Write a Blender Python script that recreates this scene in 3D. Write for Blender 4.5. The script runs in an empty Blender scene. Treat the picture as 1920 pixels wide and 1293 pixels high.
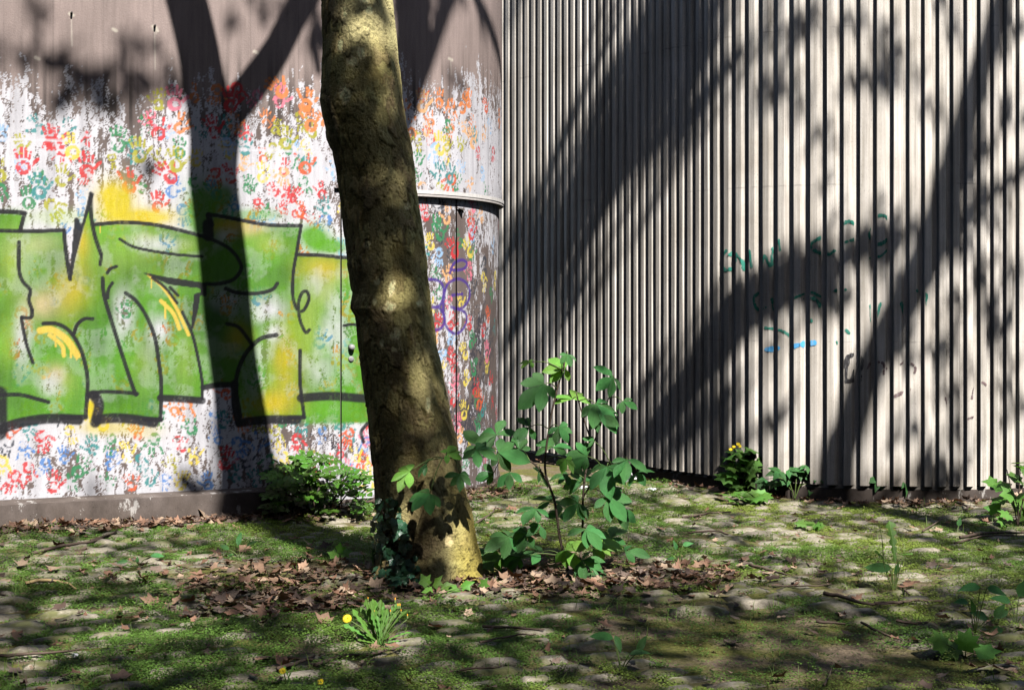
import bpy, math, random
import numpy as np
from mathutils import Vector, Matrix

random.seed(7)
RNG = np.random.default_rng(7)
SC = bpy.context.scene
COL = SC.collection

# ------------------------------------------------------------------ camera
F, CX, HY, CAMH = 2667.0, 960.0, 555.0, 1.6      # focal length / horizon in photo pixels (1920 wide)
cam = bpy.data.cameras.new('camera')
cam.sensor_width = 36.0
cam.lens = F / 1920.0 * 36.0
cam.shift_y = -(1293 / 2 - HY) / 1920.0
cam.clip_end = 500.0
camo = bpy.data.objects.new('camera', cam)
COL.objects.link(camo)
camo.location = (0, 0, CAMH)
camo.rotation_euler = (math.radians(90), 0, 0)
SC.camera = camo

# ------------------------------------------------------------------ sky, sun, exposure
AZ, EL = math.radians(25.0), math.radians(50.0)
SUN = np.array([math.sin(AZ) * math.cos(EL), -math.cos(AZ) * math.cos(EL), math.sin(EL)])
world = bpy.data.worlds.new('World')
SC.world = world
world.use_nodes = True
wn = world.node_tree
sky = wn.nodes.new('ShaderNodeTexSky')
sky.sky_type = 'NISHITA'
sky.sun_disc = False
sky.sun_elevation = EL
sky.sun_rotation = math.radians(180) - AZ
wn.links.new(sky.outputs[0], wn.nodes['Background'].inputs[0])
wn.nodes['Background'].inputs[1].default_value = 0.052
sd = bpy.data.lights.new('sun', 'SUN')
sd.energy = 5.0
sd.angle = math.radians(0.6)
sd.color = (1.0, 0.96, 0.915)
suno = bpy.data.objects.new('sun', sd)
COL.objects.link(suno)
suno.rotation_euler = Vector(SUN).to_track_quat('Z', 'Y').to_euler()
suno.location = (8, -12, 20)
SC.view_settings.view_transform = 'Standard'
SC.view_settings.look = 'None'
SC.cycles.diffuse_bounces = 0            # high-contrast light: sun and sky only
SC.view_settings.gamma = 1.0
SC.view_settings.exposure = 1.35
SC.view_settings.use_curve_mapping = False

# ------------------------------------------------------------------ helpers
def lin(c):
    c = np.asarray(c, float) / 255.0
    return np.where(c <= 0.04045, c / 12.92, ((c + 0.055) / 1.055) ** 2.4)

def mesh_np(name, co, quads=None, tris=None, mat=None, col=None, smooth=True, matidx=None):
    me = bpy.data.meshes.new(name)
    co = np.asarray(co, np.float32)
    me.vertices.add(len(co))
    me.vertices.foreach_set('co', co.ravel())
    loops, starts, n = [], [], 0
    if quads is not None and len(quads):
        q = np.asarray(quads, np.int32); loops.append(q.ravel()); starts.append(n + 4 * np.arange(len(q))); n += 4 * len(q)
    if tris is not None and len(tris):
        t = np.asarray(tris, np.int32); loops.append(t.ravel()); starts.append(n + 3 * np.arange(len(t))); n += 3 * len(t)
    loops = np.concatenate(loops); starts = np.concatenate(starts).astype(np.int32)
    me.loops.add(len(loops)); me.loops.foreach_set('vertex_index', loops)
    me.polygons.add(len(starts)); me.polygons.foreach_set('loop_start', starts)
    me.update(calc_edges=True)
    me.polygons.foreach_set('use_smooth', np.full(len(starts), bool(smooth)))
    if col is not None:
        a = me.color_attributes.new('Col', 'FLOAT_COLOR', 'POINT')
        c4 = np.ones((len(co), 4), np.float32); c4[:, :3] = col
        a.data.foreach_set('color', c4.ravel())
    if mat is not None:
        me.materials.append(mat)
    return me

def obj(name, me, parent=None, loc=None, mat4=None):
    o = bpy.data.objects.new(name, me)
    COL.objects.link(o)
    if parent is not None:
        o.parent = parent
    if mat4 is not None:
        o.matrix_basis = mat4
    elif loc is not None:
        o.location = loc
    return o

def tag(o, label, cat, group=None, kind=None):
    o['label'] = label; o['category'] = cat
    if group: o['group'] = group
    if kind: o['kind'] = kind
    return o

def thing(name, label, cat, loc=(0, 0, 0), group=None):
    o = bpy.data.objects.new(name, None)
    COL.objects.link(o); o.location = loc; o.empty_display_size = 0.1
    return tag(o, label, cat, group)

class MB:
    """collects verts / quads / tris"""
    def __init__(s): s.v, s.q, s.t, s.n = [], [], [], 0
    def add(s, v, q=None, t=None):
        v = np.asarray(v, float)
        if q is not None and len(q): s.q.append(np.asarray(q) + s.n)
        if t is not None and len(t): s.t.append(np.asarray(t) + s.n)
        s.v.append(v); s.n += len(v)
    def mesh(s, name, mat, smooth=True, col=None):
        return mesh_np(name, np.concatenate(s.v), np.concatenate(s.q) if s.q else None,
                       np.concatenate(s.t) if s.t else None, mat, col, smooth)

def tube(mb, pts, rads, sides=6, cap=True):
    pts = np.asarray(pts, float); n = len(pts)
    rads = np.broadcast_to(np.asarray(rads, float), (n,))
    tang = np.gradient(pts, axis=0)
    tang /= np.linalg.norm(tang, axis=1)[:, None] + 1e-9
    ref = np.array([0.31, 0.17, 0.93])
    v = []
    for i in range(n):
        a = np.cross(tang[i], ref)
        if np.linalg.norm(a) < 0.2: a = np.cross(tang[i], [1, 0, 0])
        a /= np.linalg.norm(a); b = np.cross(tang[i], a)
        th = np.arange(sides) / sides * 2 * np.pi
        v.append(pts[i] + rads[i] * (np.cos(th)[:, None] * a + np.sin(th)[:, None] * b))
    v = np.concatenate(v)
    q = []
    for i in range(n - 1):
        for k in range(sides):
            k2 = (k + 1) % sides
            q.append((i * sides + k, i * sides + k2, (i + 1) * sides + k2, (i + 1) * sides + k))
    t = []
    if cap:
        for k in range(1, sides - 1):
            t.append((0, k + 1, k)); o_ = (n - 1) * sides; t.append((o_, o_ + k, o_ + k + 1))
    mb.add(v, q, t)

def smooth_line(pts, n):
    """Catmull-Rom resample of a polyline"""
    P = np.asarray(pts, float)
    P = np.vstack([2 * P[0] - P[1], P, 2 * P[-1] - P[-2]])
    out = []
    m = len(P) - 3
    for t in np.linspace(0, m, n):
        i = min(int(t), m - 1); f = t - i
        p0, p1, p2, p3 = P[i], P[i + 1], P[i + 2], P[i + 3]
        out.append(0.5 * (2 * p1 + (p2 - p0) * f + (2 * p0 - 5 * p1 + 4 * p2 - p3) * f ** 2 + (3 * p1 - p0 - 3 * p2 + p3) * f ** 3))
    return np.array(out)

def vnoise(u, v, seed=0):
    """smooth value noise in 0..1 on any arrays u, v (unit cells)"""
    r = np.random.default_rng(seed).random((256, 256))
    iu = np.floor(u).astype(int); iv = np.floor(v).astype(int)
    fu = u - iu; fv = v - iv
    fu = fu * fu * (3 - 2 * fu); fv = fv * fv * (3 - 2 * fv)
    a = r[iu % 256, iv % 256]; b = r[(iu + 1) % 256, iv % 256]
    c = r[iu % 256, (iv + 1) % 256]; d = r[(iu + 1) % 256, (iv + 1) % 256]
    return (a * (1 - fu) + b * fu) * (1 - fv) + (c * (1 - fu) + d * fu) * fv

def fbm(u, v, seed=0, octv=4):
    s = 0; a = 1.0; tot = 0
    for k in range(octv):
        s = s + a * vnoise(u * 2 ** k + 17.3 * k, v * 2 ** k + 5.1 * k, seed + k); tot += a; a *= 0.5
    return s / tot

def sstep(a, b, x):
    t = np.clip((x - a) / (b - a), 0, 1)
    return t * t * (3 - 2 * t)

def gnd(px, py, z=0.0):
    Y = (CAMH - z) * F / (py - HY)
    return np.array([(px - CX) / F * Y, Y, z])

def at(px, py, Y):
    return np.array([(px - CX) / F * Y, Y, CAMH + (HY - py) / F * Y])

def frame(pos, d, n):
    d = Vector(d).normalized(); n = Vector(n)
    n = (n - d * n.dot(d)); 
    if n.length < 1e-4: n = d.orthogonal()
    n.normalize(); y = n.cross(d)
    m = Matrix(((d.x, y.x, n.x, pos[0]), (d.y, y.y, n.y, pos[1]), (d.z, y.z, n.z, pos[2]), (0, 0, 0, 1)))
    return m

# ------------------------------------------------------------------ materials
def newmat(name):
    m = bpy.data.materials.new(name); m.use_nodes = True
    nt = m.node_tree
    return m, nt, nt.nodes['Principled BSDF']

def N(nt, kind, **kw):
    n = nt.nodes.new(kind)
    for k, v in kw.items():
        if k.startswith('i_'):
            n.inputs[k[2:]].default_value = v
        else:
            setattr(n, k, v)
    return n

def mixc(nt, fac, a, b, blend='MIX'):
    n = nt.nodes.new('ShaderNodeMix'); n.data_type = 'RGBA'; n.blend_type = blend
    for s, v in ((n.inputs['Factor'], fac), (n.inputs[6], a), (n.inputs[7], b)):
        if hasattr(v, 'is_output'): nt.links.new(v, s)
        elif isinstance(v, (int, float)): s.default_value = v
        else: s.default_value = (*v, 1)
    return n.outputs[2]

def bump(nt, bs, h, strength, dist):
    b = N(nt, 'ShaderNodeBump', i_Strength=strength, i_Distance=dist)
    nt.links.new(h, b.inputs['Height']); nt.links.new(b.outputs[0], bs.inputs['Normal'])
    return b

def objcoord(nt, scale=(1, 1, 1), kind='Object'):
    t = N(nt, 'ShaderNodeTexCoord'); mp = N(nt, 'ShaderNodeMapping')
    mp.inputs['Scale'].default_value = scale
    nt.links.new(t.outputs[kind], mp.inputs[0])
    return mp.outputs[0]

def geopos(nt, scale=(1, 1, 1)):
    t = N(nt, 'ShaderNodeNewGeometry'); mp = N(nt, 'ShaderNodeMapping')
    mp.inputs['Scale'].default_value = scale
    nt.links.new(t.outputs['Position'], mp.inputs[0])
    return mp.outputs[0]

def noise(nt, vec, scale, detail=4, rough=0.6):
    n = N(nt, 'ShaderNodeTexNoise', i_Scale=scale, i_Detail=detail, i_Roughness=rough)
    nt.links.new(vec, n.inputs['Vector'])
    return n.outputs[0]

def ramp(nt, fac, stops):
    r = N(nt, 'ShaderNodeValToRGB')
    e = r.color_ramp.elements
    while len(e) < len(stops): e.new(0.5)
    for k, (p, c) in enumerate(stops):
        e[k].position = p; e[k].color = (*c, 1) if not isinstance(c, (int, float)) else (c, c, c, 1)
    nt.links.new(fac, r.inputs[0])
    return r.outputs[0]

def mat_painted():
    m, nt, b = newmat('painted_concrete')
    a = N(nt, 'ShaderNodeVertexColor', layer_name='Col')
    g = geopos(nt)
    n1 = noise(nt, g, 160, 3, 0.7)
    n2 = noise(nt, geopos(nt, (6, 6, 0.6)), 6, 4, 0.6)
    c = mixc(nt, 0.35, a.outputs[0], ramp(nt, n1, [(0.3, 0.45), (0.7, 1.0)]), 'MULTIPLY')
    c = mixc(nt, 0.35, c, ramp(nt, n2, [(0.3, 0.55), (0.65, 1.0)]), 'MULTIPLY')
    nt.links.new(c, b.inputs['Base Color'])
    b.inputs['Roughness'].default_value = 0.75
    b.inputs['Specular IOR Level'].default_value = 0.25
    bump(nt, b, noise(nt, g, 90, 5, 0.7), 0.35, 0.01)
    return m

def mat_concrete(name, base, dark, sc=(28, 28, 0.7), peel=0.0):
    m, nt, b = newmat(name)
    g = geopos(nt)
    oi = N(nt, 'ShaderNodeObjectInfo')
    streak = noise(nt, geopos(nt, sc), 1.4, 5, 0.62)
    blotch = noise(nt, g, 2.2, 5, 0.6)
    fine = noise(nt, g, 140, 3, 0.7)
    c = mixc(nt, ramp(nt, streak, [(0.32, 0.0), (0.66, 1.0)]), dark, base)
    c = mixc(nt, 0.5, c, ramp(nt, blotch, [(0.3, (0.5, 0.47, 0.42)), (0.65, (1, 1, 1))]), 'MULTIPLY')
    c = mixc(nt, 0.5, c, ramp(nt, fine, [(0.3, 0.5), (0.65, 1.0)]), 'MULTIPLY')
    vor = N(nt, 'ShaderNodeTexVoronoi', i_Scale=55.0)
    nt.links.new(geopos(nt, (1, 1, 0.8)), vor.inputs['Vector'])
    pores = ramp(nt, vor.outputs['Distance'], [(0.10, 0.25), (0.17, 1.0)])
    pmask = ramp(nt, noise(nt, g, 5, 3), [(0.48, 0.0), (0.6, 1.0)])
    c = mixc(nt, pmask, c, mixc(nt, 1.0, c, pores, 'MULTIPLY'))
    v = N(nt, 'ShaderNodeMapRange'); v.inputs['To Min'].default_value = 0.74; v.inputs['To Max'].default_value = 1.08
    nt.links.new(oi.outputs['Random'], v.inputs['Value'])
    c = mixc(nt, 1.0, c, v.outputs[0], 'MULTIPLY')
    if not peel:
        sz = N(nt, 'ShaderNodeSeparateXYZ'); nt.links.new(g, sz.inputs[0])
        pp = N(nt, 'ShaderNodeMath', operation='PINGPONG'); pp.inputs[1].default_value = 0.62
        nt.links.new(sz.outputs[2], pp.inputs[0])
        ln = ramp(nt, pp.outputs[0], [(0.003, 1.0), (0.007, 0.0)])
        msk = mixc(nt, 1.0, ln, ramp(nt, noise(nt, g, 4, 3), [(0.5, 0.0), (0.62, 1.0)]), 'MULTIPLY')
        c = mixc(nt, mixc(nt, 1.0, msk, (0.45, 0.45, 0.45), 'MULTIPLY'), c, (0.12, 0.11, 0.10))
        drip = noise(nt, geopos(nt, (16, 16, 0.35)), 1.0, 6, 0.7)
        c = mixc(nt, ramp(nt, drip, [(0.56, 0.0), (0.72, 0.75)]), c, (0.12, 0.105, 0.085))
    if peel:
        pn = noise(nt, geopos(nt, (1, 1, 0.35)), 9, 6, 0.75)
        c = mixc(nt, ramp(nt, pn, [(0.60, 0.0), (0.63, peel)]), c, (0.42, 0.41, 0.40))
    # damp, dirty foot of the wall
    sx = N(nt, 'ShaderNodeSeparateXYZ'); nt.links.new(g, sx.inputs[0])
    ad = N(nt, 'ShaderNodeMath', operation='MULTIPLY_ADD'); ad.inputs[1].default_value = 0.5
    nt.links.new(blotch, ad.inputs[0]); nt.links.new(sx.outputs[2], ad.inputs[2])
    dirt = ramp(nt, ad.outputs[0], [(0.28, (0.55, 0.5, 0.42)), (0.62, (1, 1, 1))])
    c = mixc(nt, 0.6, c, dirt, 'MULTIPLY')
    nt.links.new(c, b.inputs['Base Color'])
    b.inputs['Roughness'].default_value = 0.88
    b.inputs['Specular IOR Level'].default_value = 0.2
    bump(nt, b, mixc(nt, 0.5, fine, streak), 0.5, 0.006)
    return m

def mat_attr(name, rough=0.8, spec=0.3, bscale=90, bstr=0.4, bdist=0.01, vary=0.3, transl=0.0, tint=(1, 1, 1)):
    m, nt, b = newmat(name)
    a = N(nt, 'ShaderNodeVertexColor', layer_name='Col')
    g = geopos(nt)
    n = noise(nt, g, bscale, 4, 0.65)
    c = mixc(nt, vary, a.outputs[0], ramp(nt, n, [(0.3, 0.4), (0.7, 1.1)]), 'MULTIPLY')
    nt.links.new(c, b.inputs['Base Color'])
    b.inputs['Roughness'].default_value = rough
    b.inputs['Specular IOR Level'].default_value = spec
    if bstr: bump(nt, b, n, bstr, bdist)
    if transl:
        tr = N(nt, 'ShaderNodeBsdfTranslucent')
        nt.links.new(mixc(nt, 1.0, c, tint, 'MULTIPLY'), tr.inputs[0])
        mx = N(nt, 'ShaderNodeMixShader'); mx.inputs[0].default_value = transl
        nt.links.new(b.outputs[0], mx.inputs[1]); nt.links.new(tr.outputs[0], mx.inputs[2])
        nt.links.new(mx.outputs[0], nt.nodes['Material Output'].inputs[0])
    return m

def mat_leaf(name, base, var=0.25, rough=0.45, transl=0.3, tcol=None, spec=0.4, vein=True):
    m, nt, b = newmat(name)
    oi = N(nt, 'ShaderNodeObjectInfo')
    hsv = N(nt, 'ShaderNodeHueSaturation')
    hsv.inputs['Color'].default_value = (*base, 1)
    mr = N(nt, 'ShaderNodeMapRange'); mr.inputs['To Min'].default_value = 1 - var; mr.inputs['To Max'].default_value = 1 + var
    nt.links.new(oi.outputs['Random'], mr.inputs['Value']); nt.links.new(mr.outputs[0], hsv.inputs['Value'])
    mr2 = N(nt, 'ShaderNodeMapRange'); mr2.inputs['To Min'].default_value = 0.485; mr2.inputs['To Max'].default_value = 0.515
    nt.links.new(oi.outputs['Random'], mr2.inputs['Value']); nt.links.new(mr2.outputs[0], hsv.inputs['Hue'])
    n = noise(nt, geopos(nt), 60, 3)
    c = mixc(nt, 0.35, hsv.outputs[0], ramp(nt, n, [(0.3, 0.55), (0.7, 1.15)]), 'MULTIPLY')
    oc = objcoord(nt)
    sep = N(nt, 'ShaderNodeSeparateXYZ'); nt.links.new(oc, sep.inputs[0])
    ab = N(nt, 'ShaderNodeMath', operation='ABSOLUTE'); nt.links.new(sep.outputs[1], ab.inputs[0])
    if vein:
        c = mixc(nt, ramp(nt, ab.outputs[0], [(0.0008, 0.5), (0.0026, 0.0)]), c, tuple(min(1, x * 2.2 + 0.03) for x in base))
        # side veins: chevrons in x - 0.8|y|
        wv = N(nt, 'ShaderNodeMath', operation='MULTIPLY_ADD'); wv.inputs[1].default_value = -0.9
        nt.links.new(ab.outputs[0], wv.inputs[0]); nt.links.new(sep.outputs[0], wv.inputs[2])
        fr = N(nt, 'ShaderNodeMath', operation='PINGPONG'); fr.inputs[1].default_value = 0.006
        nt.links.new(wv.outputs[0], fr.inputs[0])
        bump(nt, b, fr.outputs[0], 0.5, 0.5)
    nt.links.new(c, b.inputs['Base Color'])
    b.inputs['Roughness'].default_value = rough
    b.inputs['Specular IOR Level'].default_value = spec
    tr = N(nt, 'ShaderNodeBsdfTranslucent')
    nt.links.new(mixc(nt, 1.0, c, tcol or (1.5, 1.7, 0.5), 'MULTIPLY'), tr.inputs[0])
    mx = N(nt, 'ShaderNodeMixShader'); mx.inputs[0].default_value = transl
    nt.links.new(b.outputs[0], mx.inputs[1]); nt.links.new(tr.outputs[0], mx.inputs[2])
    nt.links.new(mx.outputs[0], nt.nodes['Material Output'].inputs[0])
    return m

def mat_plain(name, c, rough=0.7, var=0.3, scale=30, spec=0.3, metal=0.0, bstr=0.3):
    m, nt, b = newmat(name)
    n = noise(nt, geopos(nt), scale, 5, 0.65)
    cc = mixc(nt, 1.0, c, ramp(nt, n, [(0.3, 1 - var), (0.7, 1 + var * 0.5)]), 'MULTIPLY')
    nt.links.new(cc, b.inputs['Base Color'])
    b.inputs['Roughness'].default_value = rough; b.inputs['Specular IOR Level'].default_value = spec
    b.inputs['Metallic'].default_value = metal
    if bstr: bump(nt, b, n, bstr, 0.01)
    return m

def mat_stone():
    m, nt, b = newmat('cobble_stone')
    g = geopos(nt); oi = N(nt, 'ShaderNodeObjectInfo')
    n1 = noise(nt, g, 60, 5, 0.7); n2 = noise(nt, g, 7, 4, 0.6)
    c = mixc(nt, ramp(nt, n1, [(0.3, 0.0), (0.7, 1.0)]), (0.11, 0.095, 0.07), (0.27, 0.24, 0.185))
    mr = N(nt, 'ShaderNodeMapRange'); mr.inputs['To Min'].default_value = 0.7; mr.inputs['To Max'].default_value = 1.15
    nt.links.new(oi.outputs['Random'], mr.inputs['Value'])
    c = mixc(nt, 1.0, c, mr.outputs[0], 'MULTIPLY')
    c = mixc(nt, ramp(nt, n2, [(0.45, 0.0), (0.62, 0.9)]), c, (0.085, 0.09, 0.022))
    nt.links.new(c, b.inputs['Base Color']); b.inputs['Roughness'].default_value = 0.85
    bump(nt, b, n1, 0.5, 0.01)
    return m

def mat_ground():
    m, nt, b = newmat('soil_and_moss')
    g = geopos(nt)
    n1 = noise(nt, g, 3.0, 6, 0.65); n2 = noise(nt, g, 45, 5, 0.7); n3 = noise(nt, g, 1.1, 3)
    soil = mixc(nt, ramp(nt, n2, [(0.3, 0.0), (0.7, 1.0)]), (0.07, 0.052, 0.033), (0.20, 0.155, 0.105))
    moss = mixc(nt, ramp(nt, n2, [(0.3, 0.0), (0.7, 1.0)]), (0.05, 0.055, 0.012), (0.15, 0.145, 0.04))
    c = mixc(nt, ramp(nt, n1, [(0.42, 0.0), (0.58, 1.0)]), soil, moss)
    nt.links.new(c, b.inputs['Base Color']); b.inputs['Roughness'].default_value = 0.95
    b.inputs['Specular IOR Level'].default_value = 0.15
    bump(nt, b, n2, 0.8, 0.02)
    return m

M_PAINT = mat_painted()
M_RIB = mat_concrete('ribbed_concrete', (0.68, 0.64, 0.585), (0.42, 0.385, 0.335))
M_PLINTH = mat_concrete('plinth_concrete', (0.15, 0.125, 0.115), (0.085, 0.07, 0.063), (5, 5, 3), 0.8)
M_CORE = mat_plain('dark_joint', (0.05, 0.045, 0.04), 0.9)
M_STONE = mat_stone()
M_GROUND = mat_ground()
M_BARK = mat_attr('plane_bark', 0.85, 0.2, 70, 0.9, 0.012, 0.45)
M_COVER = mat_attr('ground_cover_leaf', 0.55, 0.3, 40, 0, 0, 0.15, 0.3, (1.3, 1.5, 0.5))
M_LITTER = mat_attr('dead_leaf', 0.7, 0.3, 70, 0.3, 0.004, 0.35, 0.12, (1.2, 0.9, 0.6))
M_TWIG = mat_plain('twig_bark', (0.085, 0.06, 0.045), 0.9)
M_CANOPY = mat_attr('plane_leaf', 0.5, 0.3, 20, 0, 0, 0.2, 0.2, (1.4, 1.5, 0.4))
M_SHRUB = mat_leaf('shrub_leaf', (0.055, 0.17, 0.045), 0.25, 0.5, 0.28)
M_SHRUBL = mat_leaf('sunlit_shrub_leaf', (0.17, 0.36, 0.06), 0.2, 0.45, 0.35)  # lighter copy of the shrub leaf, sunlight put into its colour
M_MAHONIA = mat_leaf('glossy_bush_leaf', (0.06, 0.145, 0.018), 0.45, 0.28, 0.22, spec=0.6)
M_CELAND = mat_leaf('lobed_leaf', (0.075, 0.18, 0.03), 0.25, 0.55, 0.3)
M_BRIGHT = mat_leaf('seedling_leaf', (0.10, 0.23, 0.035), 0.25, 0.5, 0.3)
M_IVY = mat_leaf('ivy_leaf', (0.035, 0.115, 0.055), 0.45, 0.3, 0.12, spec=0.55)
M_STEM = mat_plain('green_stem', (0.10, 0.15, 0.04), 0.6)
M_STEMB = mat_plain('brown_stem', (0.07, 0.05, 0.035), 0.7)
M_YELLOW = mat_plain('dandelion_yellow', (0.80, 0.60, 0.015), 0.6, 0.2, 80, bstr=0)
M_ORANGE = mat_plain('bud_orange', (0.65, 0.28, 0.02), 0.6, 0.2, 80, bstr=0)
M_STEEL = mat_plain('painted_steel', (0.22, 0.22, 0.22), 0.5, 0.4, 40)

# ------------------------------------------------------------------ wall plans (plan curves found from where the walls meet the ground)
def arc_curve(ctrl, n=6000):
    P = smooth_line(ctrl, n)
    d = np.r_[0, np.cumsum(np.linalg.norm(np.diff(P, axis=0), axis=1))]
    T = np.gradient(P, axis=0); T /= np.linalg.norm(T, axis=1)[:, None]
    return P, d, T

GW_P, GW_S, GW_T = arc_curve([(-7.2, 8.3), (-5.2, 9.15), (-3.53, 9.80), (-1.93, 10.44), (-1.03, 10.85), (-0.62, 11.12), (-0.36, 11.42),
                              (-0.185, 11.78), (-0.095, 12.2), (-0.10, 12.6), (-0.2, 13.1)])
CW_P, CW_S, CW_T = arc_curve([(-0.6, 14.75), (0.25, 13.7), (0.94, 12.78), (1.54, 12.0), (1.93, 11.56), (2.48, 11.26), (3.27, 11.14), (3.9, 11.22), (4.8, 11.55), (6.2, 12.3)])

def curve_at(P, S, T, s):
    x = np.interp(s, S, P[:, 0]); y = np.interp(s, S, P[:, 1])
    tx = np.interp(s, S, T[:, 0]); ty = np.interp(s, S, T[:, 1])
    nx, ny = ty, -tx                                     # towards the camera side
    return x, y, tx, ty, nx, ny

def s_of_px(P, S, px):
    q = CX + F * P[:, 0] / P[:, 1]
    k = np.argmax(q)                                     # first monotone branch
    return np.interp(px, q[:k + 1], S[:k + 1])

def wall_hit(which, px, py):
    P, S, T = (GW_P, GW_S, GW_T) if which == 'g' else (CW_P, CW_S, CW_T)
    s = s_of_px(P, S, px)
    x = np.interp(s, S, P[:, 0]); y = np.interp(s, S, P[:, 1])
    return np.stack([x, y, CAMH + (HY - py) / F * y], -1)

# ------------------------------------------------------------------ ground
def hz(x, y):
    x = np.asarray(x, float); y = np.asarray(y, float)
    return 0.012 * np.sin(1.3 * x + 0.7 * y) + 0.010 * np.sin(2.9 * y - 1.1 * x + 1.0) + 0.006 * np.sin(5.1 * x + 2.0) * np.sin(4.3 * y)

gx = np.concatenate([[-60, -30, -14], np.arange(-9, 9.01, 0.12), [14, 30, 60]])
gy = np.concatenate([[-60, -25, -8], np.arange(3, 14.01, 0.12), [20, 35, 60]])
GX, GY = np.meshgrid(gx, gy)
near = (np.abs(GX) < 9.1) & (GY > 2.9) & (GY < 14.1)
GZ = np.where(near, hz(GX, GY), 0.0)
nxg, nyg = len(gx), len(gy)
idx = np.arange(nxg * nyg).reshape(nyg, nxg)
gq = np.stack([idx[:-1, :-1], idx[:-1, 1:], idx[1:, 1:], idx[1:, :-1]], -1).reshape(-1, 4)
ground = obj('ground', mesh_np('ground', np.stack([GX, GY, GZ], -1).reshape(-1, 3), gq, mat=M_GROUND))
ground['kind'] = 'structure'

# ------------------------------------------------------------------ graffiti wall: paint computed on a fine grid
S0 = float(s_of_px(GW_P, GW_S, -60)); S1 = float(GW_S[-1]) - 0.05
Z0, Z1 = 0.06, 4.2
RES = 0.0072
ns = int((S1 - S0) / RES) + 1; nz = int((Z1 - Z0) / RES) + 1
sv = np.linspace(S0, S1, ns); zv = np.linspace(Z0, Z1, nz)
SS, ZZ = np.meshgrid(sv, zv)                              # [z, s]
gx_, gy_, *_ = curve_at(GW_P, GW_S, GW_T, sv)
PXC = CX + F * gx_ / gy_                                   # photo column of each s
PX = np.broadcast_to(PXC, (nz, ns))
PY = HY - (ZZ - CAMH) * F / gy_[None, :]

def to_sz(pts):
    """photo pixels -> (s, z) on the wall"""
    pts = np.asarray(pts, float)
    s = s_of_px(GW_P, GW_S, pts[:, 0])
    y = np.interp(s, GW_S, GW_P[:, 1])
    return np.stack([s, CAMH + (HY - pts[:, 1]) / F * y], -1)

WHITE = np.array([0.71, 0.70, 0.74])
conc_n = fbm(SS * 2.0, ZZ * 1.2, 3)
streak = fbm(SS * 30, ZZ * 1.6, 11)
base_c = np.array([0.35, 0.275, 0.25]) * (0.72 + 0.5 * conc_n)[..., None] * (0.8 + 0.35 * streak)[..., None]
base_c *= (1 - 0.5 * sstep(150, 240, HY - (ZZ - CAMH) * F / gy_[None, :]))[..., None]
IMG = base_c.copy()
speck = 0.28 * RNG.random((nz, ns)) + 0.40 * vnoise(SS / RES / 2.2, ZZ / RES / 5.0, 21) + 0.34 * vnoise(SS / RES / 5.0, ZZ / RES / 13.0, 23)
speck = (speck - speck.min()) / (speck.max() - speck.min())
SPK = np.argsort(np.argsort(speck.ravel())).reshape(nz, ns) / speck.size     # uniform 0..1

def blob(px, py, rx, ry):
    return np.exp(-(((PX - px) / rx) ** 2 + ((PY - py) / ry) ** 2))

top_line = 165 + 70 * (fbm(SS * 3.0, ZZ * 0, 31) - 0.5) + 120 * (fbm(SS * 22, ZZ * 0.3, 33) - 0.5)
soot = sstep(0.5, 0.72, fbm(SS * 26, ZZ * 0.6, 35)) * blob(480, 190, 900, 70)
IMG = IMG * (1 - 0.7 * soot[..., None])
top_line = top_line + np.interp(PX, [0, 120, 250, 330, 480, 600, 760, 850, 900, 950], [20, -10, 50, 0, 25, 10, 10, 5, -5, 0])
cov = sstep(-70, 95, PY - top_line)
lowfreq = fbm(SS * 1.7, ZZ * 1.1, 41)
vstreak = fbm(SS * 11, ZZ * 0.8, 43)
cov *= 1 - 0.55 * sstep(0.55, 0.75, vstreak) * sstep(0.35, 0.7, lowfreq)
cov -= 0.45 * blob(235, 300, 90, 55) + 0.35 * blob(480, 235, 90, 40) + 0.25 * blob(620, 380, 60, 90)
cov -= 0.42 * blob(620, 830, 90, 45) + 0.30 * blob(540, 800, 60, 40) + 0.3 * blob(480, 870, 70, 60) + 0.28 * blob(110, 880, 70, 45)
cov -= 0.45 * blob(905, 590, 30, 90) + 0.35 * blob(890, 760, 40, 70) + 0.5 * blob(820, 405, 40, 25) + 0.35 * blob(800, 700, 40, 80) + 0.3 * blob(880, 470, 30, 40)
cov -= (0.30 + 0.45 * sstep(0.45, 0.7, fbm(SS * 4, ZZ * 3, 47))) * sstep(700, 800, PX) * sstep(380, 430, PY)
cov += 0.25 * blob(60, 300, 70, 30) + 0.3 * blob(520, 320, 110, 25)
cov = np.clip(cov * 1.01 - 0.22 * sstep(0.42, 0.7, fbm(SS * 34, ZZ * 1.3, 45)) - 0.10 * sstep(0.4, 0.65, fbm(SS * 2.5, ZZ * 2.5, 49)), 0, 0.95)
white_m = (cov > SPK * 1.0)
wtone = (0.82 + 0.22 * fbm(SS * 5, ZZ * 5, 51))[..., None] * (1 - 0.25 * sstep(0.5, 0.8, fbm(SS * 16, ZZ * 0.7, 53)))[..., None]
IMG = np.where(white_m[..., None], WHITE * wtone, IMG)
# old black / grey under-paint patches near the door end
dk = (blob(905, 640, 28, 90) + blob(800, 760, 40, 90) + blob(905, 430, 18, 60) + blob(885, 800, 40, 60) + blob(640, 830, 70, 40)) * 0.9
dkm = (dk > 0.25 + 0.75 * SPK) & (~white_m | (SPK > 0.55))
IMG = np.where(dkm[..., None], np.array([0.06, 0.055, 0.065]), IMG)

def bbox(s0, s1, z0, z1):
    i0 = max(0, int((s0 - S0) / RES) - 1); i1 = min(ns, int((s1 - S0) / RES) + 2)
    j0 = max(0, int((z0 - Z0) / RES) - 1); j1 = min(nz, int((z1 - Z0) / RES) + 2)
    return i0, i1, j0, j1

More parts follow.
